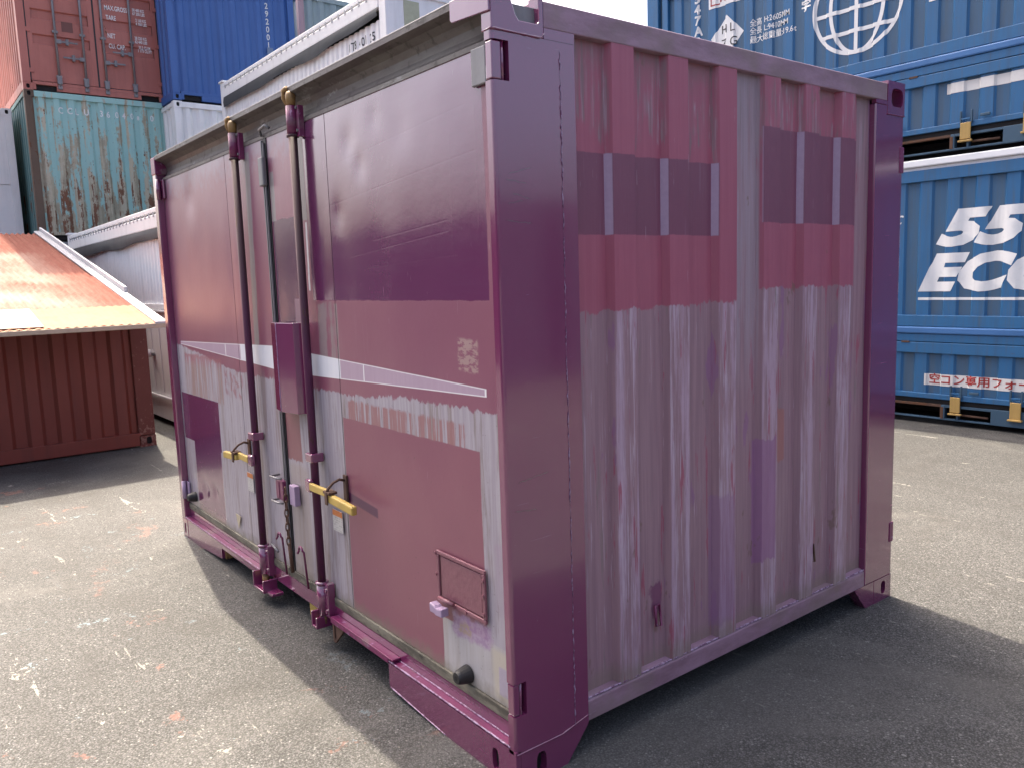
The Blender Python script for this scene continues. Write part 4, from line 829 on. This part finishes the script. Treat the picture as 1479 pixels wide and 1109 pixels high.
for y0 in (0.02, bw-0.02):
    b = MB(); b.add([(-0.12, y0, 0.02), (-bl_, y0, 0.02), (-bl_, y0, ztop(-bl_)), (-0.12, y0, ztop(-0.12))], [(0, 1, 2, 3)]); b.build('side_wall', OXID, rb, recalc=False)
b = MB(); b.box((-bl_, 0.03, 0.02), (-bl_+0.04, bw-0.03, ztop(-bl_))); b.build('rear_wall', OXID, rb)
bx('front_header', (-0.05, 0.1205, 1.36), (-0.004, bw-0.1705, 1.445), OXID, rb, 0.004)
# roof sheet: fine corrugation running down the slope
m = Mat('rusty_roof_sheet', 0.9); n1 = m.noise((1.1, 0.9, 1), 5, 0.65, 4); n2 = m.noise((3, 14, 3), 5, 0.7, 9); n3 = m.noise(30, 4, 0.7, 2)
m.base((0.235, 0.080, 0.058)); m.layer(m.step(n2, 0.52, 0.25)*0.7, (0.30, 0.13, 0.10)); m.layer(m.step(n3, 0.62, 0.08)*0.5, (0.10, 0.04, 0.035))
m.layer(m.rect(m.y + (n1-0.5)*0.7 + (n3-0.5)*0.2, m.x, 0.3, 1.95, -3.9, 0.05, 0.35)*m.step(n1 + (n2-0.5)*0.18, 0.46, 0.30)*0.7, (0.46, 0.385, 0.32), 0.9)
m.bump(n3, 0.003); ROOFM = m.done(0.1, 0.72)
yy0, yy1, per = -0.2, bw-0.11, 0.076
P = []
n = int((yy1-yy0)/per*4)
for i in range(n+1):
    yq = yy0+(yy1-yy0)*i/n; P.append((yq, 0.014*math.cos(2*math.pi*(yq-yy0)/per)))
for x0, x1, dz in ((-bl_-0.15, -1.70, 0.010), (-1.80, 0.10, 0.026)):
    MB().sheet([[(x0, yq, ztop(x0)+0.03+dz+dd) for yq, dd in P], [(x1, yq, ztop(x1)+0.03+dz+dd) for yq, dd in P]]).build('roof_sheet', ROOFM, rb, smooth=True, recalc=False)
EAVE = painted('orange_eave_sheet', (0.45, 0.225, 0.15), 0.9, 0.0, 0.2, 0.3, spec=0.1); CREAM = plain('cream_edge', (0.50, 0.42, 0.32), 0.85, alb=0.8, spec=0.1); FLASH = painted('dull_white_flashing', (0.50, 0.50, 0.52), 0.85, 0.0, 0.3, 0.2, alb=0.9, spec=0.1)
MB().sheet([[(x0, yq, ztop(x0)+0.066+dd*0.35) for yq, dd in P] for x0 in (0.02, 0.90)]).build('eave_sheet', EAVE, rb, smooth=True, recalc=False)
bx('eave_edge', (0.88, yy0, ztop(0.90)+0.018), (0.915, bw-0.02, ztop(0.90)+0.062), CREAM, rb, 0.006)
bx('white_patch', (0.04, 1.0, 0), (0.87, 1.37, 0.006), CREAM, rb).matrix_local = Matrix.Translation((0, 0, ztop(0)+0.0725)) @ Matrix.Rotation(math.atan(slope_k), 4, 'Y')
b = MB(); X0, X1 = -bl_-0.15, 0.9
def vstrip(y0, y1, zo, th, xa, xb):
    b = MB(); b.add([(xa, y0, ztop(xa)+zo), (xb, y0, ztop(xb)+zo), (xb, y1, ztop(xb)+zo), (xa, y1, ztop(xa)+zo), (xa, y0, ztop(xa)+zo+th), (xb, y0, ztop(xb)+zo+th), (xb, y1, ztop(xb)+zo+th), (xa, y1, ztop(xa)+zo+th)],
        [(0,3,2,1),(4,5,6,7),(0,1,5,4),(1,2,6,5),(2,3,7,6),(3,0,4,7)]); return b
vstrip(bw-0.13, bw-0.022, 0.062, 0.022, X0, 0.915).build('verge_flashing', FLASH, rb, bevel=0.004)
vstrip(bw-0.05, bw-0.018, 0.085, 0.06, X0, -0.60).build('verge_upstand', FLASH, rb, bevel=0.004)
for k in range(3): vstrip(bw-0.115+k*0.022, bw-0.108+k*0.022, 0.0845, 0.007, X0, -0.3).build('flashing_rib', FLASH, rb)

# ------------------------------------------------------------------ blue wing-sided containers on the right
JB = (0.030, 0.185, 0.43)
m = Mat('blue_wing_paint', 0.45); st = m.noise((9, 9, 0.6), 4, 0.65, 3); n1 = m.noise(1.2, 4, 0.6, 2); fi = m.noise(30, 4, 0.6, 5)
m.base(JB); m.layer(m.step(n1, 0.5, 0.3)*0.3, (0.045, 0.22, 0.48)); m.layer(m.step(st, 0.58, 0.2)*0.35, (0.06, 0.11, 0.16), 0.6)
ph = m.frac((m.x + 9.41-0.37 + 27.5)/0.275)
m.layer(m.step(m.noise((30, 30, 1.5), 4, 0.7, 8), 0.58, 0.15)*0.35, (0.12, 0.15, 0.17), 0.6); m.layer(m.step(fi, 0.68, 0.04)*0.4, (0.14, 0.12, 0.10), 0.7); m.bump(n1 + fi*0.1, 0.002); JBM = m.done(0.5, 0.66)
m = Mat('blue_wing_recess', 0.5); st = m.noise((14, 14, 0.8), 4, 0.7, 3); fi = m.noise(30, 4, 0.6, 5)
m.base((0.05, 0.15, 0.29)); m.layer(m.step(st, 0.55, 0.2)*0.6, (0.10, 0.13, 0.16), 0.65); m.layer(m.step(st, 0.4, 0.1)*0.2, (0.07, 0.19, 0.34)); JBR = m.done()
JBL = painted('bright_blue_strip', (0.07, 0.22, 0.52), 0.35, 0.0, 0.2, 0.2)
JBD = painted('dirty_blue_base', (0.055, 0.125, 0.20), 0.55, 0.3, 0.55, 0.2)
WHROOF = plain('white_roof_edge', (0.80, 0.81, 0.83), 0.4, var=0.08, alb=1.0)
DIRTY_Y = painted('dirty_yellow_strap', (0.62, 0.40, 0.12), 0.55, 0.2, 0.4, 0.3)
def ribbed(name, pl_, z0, z1, f, parent):
    """corrugated panel whose recess floors carry the dirty recess material"""
    b = MB()
    for (s0, d0), (s1, d1_) in zip(pl_, pl_[1:]):
        b.m = 1 if (d0 > 0.01 and d1_ > 0.01) else 0
        b.add([f(s0, d0, z0), f(s1, d1_, z0), f(s1, d1_, z1), f(s0, d0, z1)], [(0, 1, 2, 3)])
    return b.build(name, [JBM, JBR], parent, recalc=False)
LX = 9.41
def wing(label, z0, upper):
    t = thing('wing_container', label, 'container', (3.45, 7.18, z0), 'blue wing-sided containers on the right'); ly = 2.45; h = 2.62 if not upper else 2.62
    f = lambda s, d, z: (s, 0.02+d, z)
    st = -LX+0.37
    pl_ = corr(st, -0.37, 0.275, 0.118, 0.020, 0.022, start=-LX+0.37+0.075)
    zm = 1.00 if not upper else 0.99
    ribbed('wing_panel', pl_, zm+0.12, 2.50, f, t)
    ribbed('flap_panel', pl_, 0.30, 0.72, f, t)
    bx('wing_rail', (st, 0.0, zm+0.0), (-0.37, 0.05, zm+0.12), JBM, t, 0.006)
    bx('wing_rail', (st, -0.012, zm-0.075), (-0.37, 0.05, zm-0.003), JBL, t, 0.014); bx('wing_rail', (st, 0.004, zm-0.16), (-0.37, 0.05, zm-0.078), JBM, t, 0.006)
    bx('flap_rail', (st, 0.0, 0.72), (-0.37, 0.05, zm-0.166), JBM, t, 0.006)
    for xr in (-5.79, -4.45, -3.1): bx('flap_hinge', (xr, -0.006, zm-0.175), (xr+0.09, 0.004, zm-0.155), RUST, t, 0.002)
    bx('flap_rail', (st, 0.002, 0.245), (-0.37, 0.05, 0.30), JBM, t, 0.006)
    bx('top_rail', (st, 0.0, 2.50), (-0.37, 0.06, h), JBM, t, 0.006)
    # base frame with real fork pockets
    bx('base_gap', (-LX+0.2, 0.03, 0.195), (-0.2, 0.06, 0.243), BLACK, t)
    xs = [(-LX+0.02, -6.10), (-5.355, -5.315), (-5.20, -5.18), (-4.87, -2.2), (-1.6, -0.02)]
    for x0, x1 in xs: bx('base_rail', (x0, 0.0, 0.035), (x1, 0.06, 0.193), JBD, t, 0.004)
    for x0, x1 in ((-6.10, -5.355), (-5.315, -5.20), (-5.18, -4.87), (-2.2, -1.6)):
        bx('pocket_lip', (x0, 0.0, 0.168), (x1, 0.06, 0.192), RUST if x0 < -6 else JBD, t, 0.002); bx('pocket_lip', (x0, 0.0, 0.036), (x1, 0.06, 0.052), JBD, t, 0.002)
    bx('pocket_depth', (-LX+0.1, 0.45, 0.04), (-0.1, 0.47, 0.19), BLACK, t)
    bx('strut', (-5.36, -0.004, 0.05), (-5.33, 0.0, 0.17), RUST, t)
    MB().tube([(-5.15, 0.02, 0.10), (-4.90, 0.02, 0.095)], 0.012, 8).build('pocket_bolt', RUST, t, smooth=True)
    for xr in (-6.06, -5.205, -4.64, -3.4):
        stp = bx('strap', (xr-0.05, -0.028, 0.125 if xr != -4.64 else 0.11), (xr+0.05, -0.012, 0.285), DIRTY_Y, t, 0.006)
        bx('strap_bracket', (xr-0.06, -0.02, 0.28), (xr-0.042, 0.0, 0.40), JBD, stp, 0.003); bx('strap_bracket', (xr+0.042, -0.02, 0.28), (xr+0.06, 0.0, 0.40), JBD, stp, 0.003)
        bx('strap_bar', (xr-0.042, -0.022, 0.315), (xr+0.042, -0.005, 0.33), JBM, stp, 0.002)
        bx('strap_foot', (xr-0.065, -0.04, 0.10), (xr+0.065, -0.006, 0.118), DIRTY_Y, stp, 0.004)
        bx('strap_stop', (xr+0.13, -0.02, 0.325), (xr+0.22, 0.0, 0.35), JBD, stp, 0.004)
    lettering('', -4.83, 0.10, 1, lambda s, d, z: (s, -d, z), plain('red_arrow_print', (0.62, 0.10, 0.05), 0.5), t, None, 0.003, name='arrow', shapes=[[(0, 0.022), (0.04, 0.0), (0.04, 0.012), (0.115, 0.012), (0.115, 0.034), (0.04, 0.034), (0.04, 0.045)]])
    bx('end_post', (-LX, -0.004, 0.03), (-LX+0.20, 0.16, h), JBM, t, 0.008); bx('end_post', (-LX+0.27, 0.0, 0.20), (-LX+0.365, 0.06, h), JBM, t, 0.006); bx('end_post', (-0.365, 0.0, 0.03), (0, 0.16, h), JBM, t, 0.008)
    bx('post_gap', (-LX+0.2, 0.05, 0.2), (-LX+0.27, 0.07, h-0.02), JBD, t)
    MB().tube([(-LX+0.235, 0.0, h-0.5), (-LX+0.25, -0.03, h-0.62), (-LX+0.275, -0.02, h-0.74)], 0.012, 6).build('tie_rod', RUBBER, t, smooth=True)
    bx('end_wall', (-LX+0.002, 0.16, 0.06), (-LX+0.05, ly, h-0.02), JBM, t); bx('end_wall', (-0.05, 0.16, 0.06), (-0.002, ly, h-0.02), JBM, t); bx('back_wall', (-LX+0.05, ly-0.05, 0.06), (-0.05, ly, h-0.02), JBM, t)
    bx('roof', (-LX+0.02, 0.02, h+0.001), (-0.02, ly, h+0.03), WHROOF if not upper else JBM, t); bx('floor', (-LX+0.05, 0.5, 0.06), (-0.05, ly-0.06, 0.10), BLACK, t)
    if not upper: bx('roof_edge', (-LX+0.01, -0.02, h+0.032), (-0.01, 0.10, h+0.105), WHROOF, t, 0.012)
    return t, f, pl_
lowc, f, pl_ = wing('blue wing-sided container lettered 55 ECO, lower of the two', 0.02, False)
ox = -3.45
lettering('55', -2.02+ox, 1.87-0.02, 0.465, f, WHITE_LET, lowc, pl_, bold=0.028, shear=0.34, xs=1.56, spacing=1.04)
lettering('ECO', -2.185+ox, 1.415-0.02, 0.49, f, WHITE_LET, lowc, pl_, bold=0.028, shear=0.34, xs=1.30, spacing=1.04)
lettering('', ox, -0.02, 1, f, WHITE_LET, lowc, pl_, name='lettering_rule', shapes=[[(-2.185, 1.298), (1.6, 1.298), (1.6, 1.325), (-2.185, 1.325)]])
lettering('c', -2.47+ox, 2.08, 0.20, f, WHITE_LET, lowc, pl_, shear=0.35)
WSTRIP = painted('white_strip', (0.72, 0.70, 0.67), 0.5, 0.0, 0.35, 0.1, bump=0, alb=1.0)
lettering('', ox, -0.02, 1, f, WSTRIP, lowc, pl_, name='notice_strip', shapes=[[(-2.095, 0.405), (-0.55, 0.405), (-0.55, 0.525), (-2.095, 0.525)]])
lettering('空コン専用フォーク', -2.055+ox, 0.413, 0.112, f, RED_LET, lowc, pl_, lift=0.006, bold=0.002, xs=1.08, spacing=1.02)
upc, f, pl_ = wing('blue wing-sided container with a white globe emblem, upper of the two', 2.76, True)
U = 2.76
for i, chh in enumerate('547A4'): lettering(chh, -5.155+ox, 5.10-0.012-i*0.133-U, 0.155, f, WHITE_LET, upc, pl_, bold=0.006, xs=1.0)
dz_ = [(-4.655, 4.83), (-4.415, 4.585), (-4.655, 4.34), (-4.895, 4.585)]
lettering('', ox, -U, 1, f, WHITE_LET, upc, pl_, name='diamond_sign', shapes=[dz_])
for chh, s_, zq in (('H', -4.75, 4.62), ('L', -4.61, 4.62), ('Z', -4.75, 4.45), ('G', -4.61, 4.45)): lettering(chh, s_+ox, zq-U, 0.145, f, BLK_LET, upc, pl_, lift=0.006)
lettering('', ox, -U, 1, f, WHITE_LET, upc, pl_, name='placard', shapes=[[(-4.93, 4.955), (-4.41, 4.955), (-4.41, 5.25), (-4.93, 5.25)]])
lettering('', ox, -U, 1, f, RED_LET, upc, pl_, lift=0.005, name='placard_border', shapes=[[(-4.90, 4.985), (-4.77, 4.985), (-4.77, 5.0), (-4.885, 5.0), (-4.885, 5.2), (-4.90, 5.2)]])
lettering('R', -4.78+ox, 5.01-U, 0.17, f, RED_LET, upc, pl_, lift=0.006, bold=0.002); lettering('G', -4.58+ox, 5.01-U, 0.15, f, RED_LET, upc, pl_, lift=0.006, bold=0.002)
for t_, zq in (('全高  H:2605MM', 4.60), ('全長  L:9410MM', 4.505), ('最大総重量:19.6t', 4.405)): lettering(t_, -4.31+ox, zq-U, 0.092, f, WHITE_LET, upc, pl_, bold=0.0008, xs=0.84 if 'MM' in t_ else 0.93)
# globe emblem: rings and meridians as ribbons
cx_, cz_, R_, hw = -2.945, 4.50, 0.505, 0.021
nrib = [0]
def ribbon(pts, closed=False):
    k = len(pts); A = []; B = []
    for i, p in enumerate(pts):
        q0 = pts[i-1] if (i > 0 or closed) else p; q1 = pts[(i+1) % k] if (i < k-1 or closed) else p
        d = (Vector(q1)-Vector(q0)).normalized(); nv = Vector((-d.y, d.x))*hw; A.append(tuple(Vector(p)-nv)); B.append(tuple(Vector(p)+nv))
    sh = [[A[i], A[(i+1) % k], B[(i+1) % k], B[i]] for i in range(k if closed else k-1)]
    nrib[0] += 1
    lettering('', ox, -U, 1, f, WHITE_LET, upc, pl_, lift=0.0028+0.0006*nrib[0], name='globe_line', shapes=sh)
ribbon([(cx_+R_*math.cos(t), cz_+R_*math.sin(t)) for t in [2*math.pi*i/64 for i in range(64)]], True)
for kx in (-0.60, 0.60): ribbon([(cx_+R_*kx*math.cos(t), cz_+R_*math.sin(t)) for t in [-math.pi/2+math.pi*i/32 for i in range(33)]])
ribbon([(cx_, cz_-R_), (cx_, cz_+R_)])
for kz in (-0.55, -0.08, 0.40): ribbon([(cx_-R_*math.sqrt(1-kz*kz), cz_+R_*kz), (cx_+R_*math.sqrt(1-kz*kz), cz_+R_*kz)])
lettering('', ox, -U, 1, f, WHITE_LET, upc, pl_, name='lettering_stroke', shapes=[[(-2.17, 4.295), (-1.95, 4.30), (-1.95, 4.40), (-2.02, 4.40), (-2.03, 4.325), (-2.17, 4.32)]])
lettering('字', -3.63+ox, 4.59-U, 0.14, f, WHITE_LET, upc, pl_, bold=0.004)
lettering('', ox, -U, 1, f, WSTRIP, upc, pl_, name='notice_strip', shapes=[[(-1.97, 3.355), (-0.5, 3.355), (-0.5, 3.455), (-1.97, 3.455)]])

# ------------------------------------------------------------------ containers behind the photographer (seen as reflections in the gloss paint)
G2 = 'dark containers across the yard behind the photographer'
for loc, lab in (((14.0, -8.6, 0), 'dark navy container across the yard, left of the three facing the end wall'), ((14.0, -0.6, 0), 'dark navy container across the yard, middle of the three facing the end wall'), ((14.0, 7.4, 0), 'dark navy container across the yard, right of the three facing the end wall')):
    container('yard_container', lab, loc, NAVY, lx=6.0, ly=7.6, h=2.9, group=G2)
for x1, lab in ((-10.6, 'dark navy container opposite the doors, farthest along the yard'), (-2.8, 'dark navy container opposite the doors, second from the far end'), (5.0, 'dark navy container opposite the doors, behind the photographer')):
    container('yard_container', lab, (x1, -10.2, 0), NAVY, lx=7.6, ly=2.44, h=2.9, group=G2)
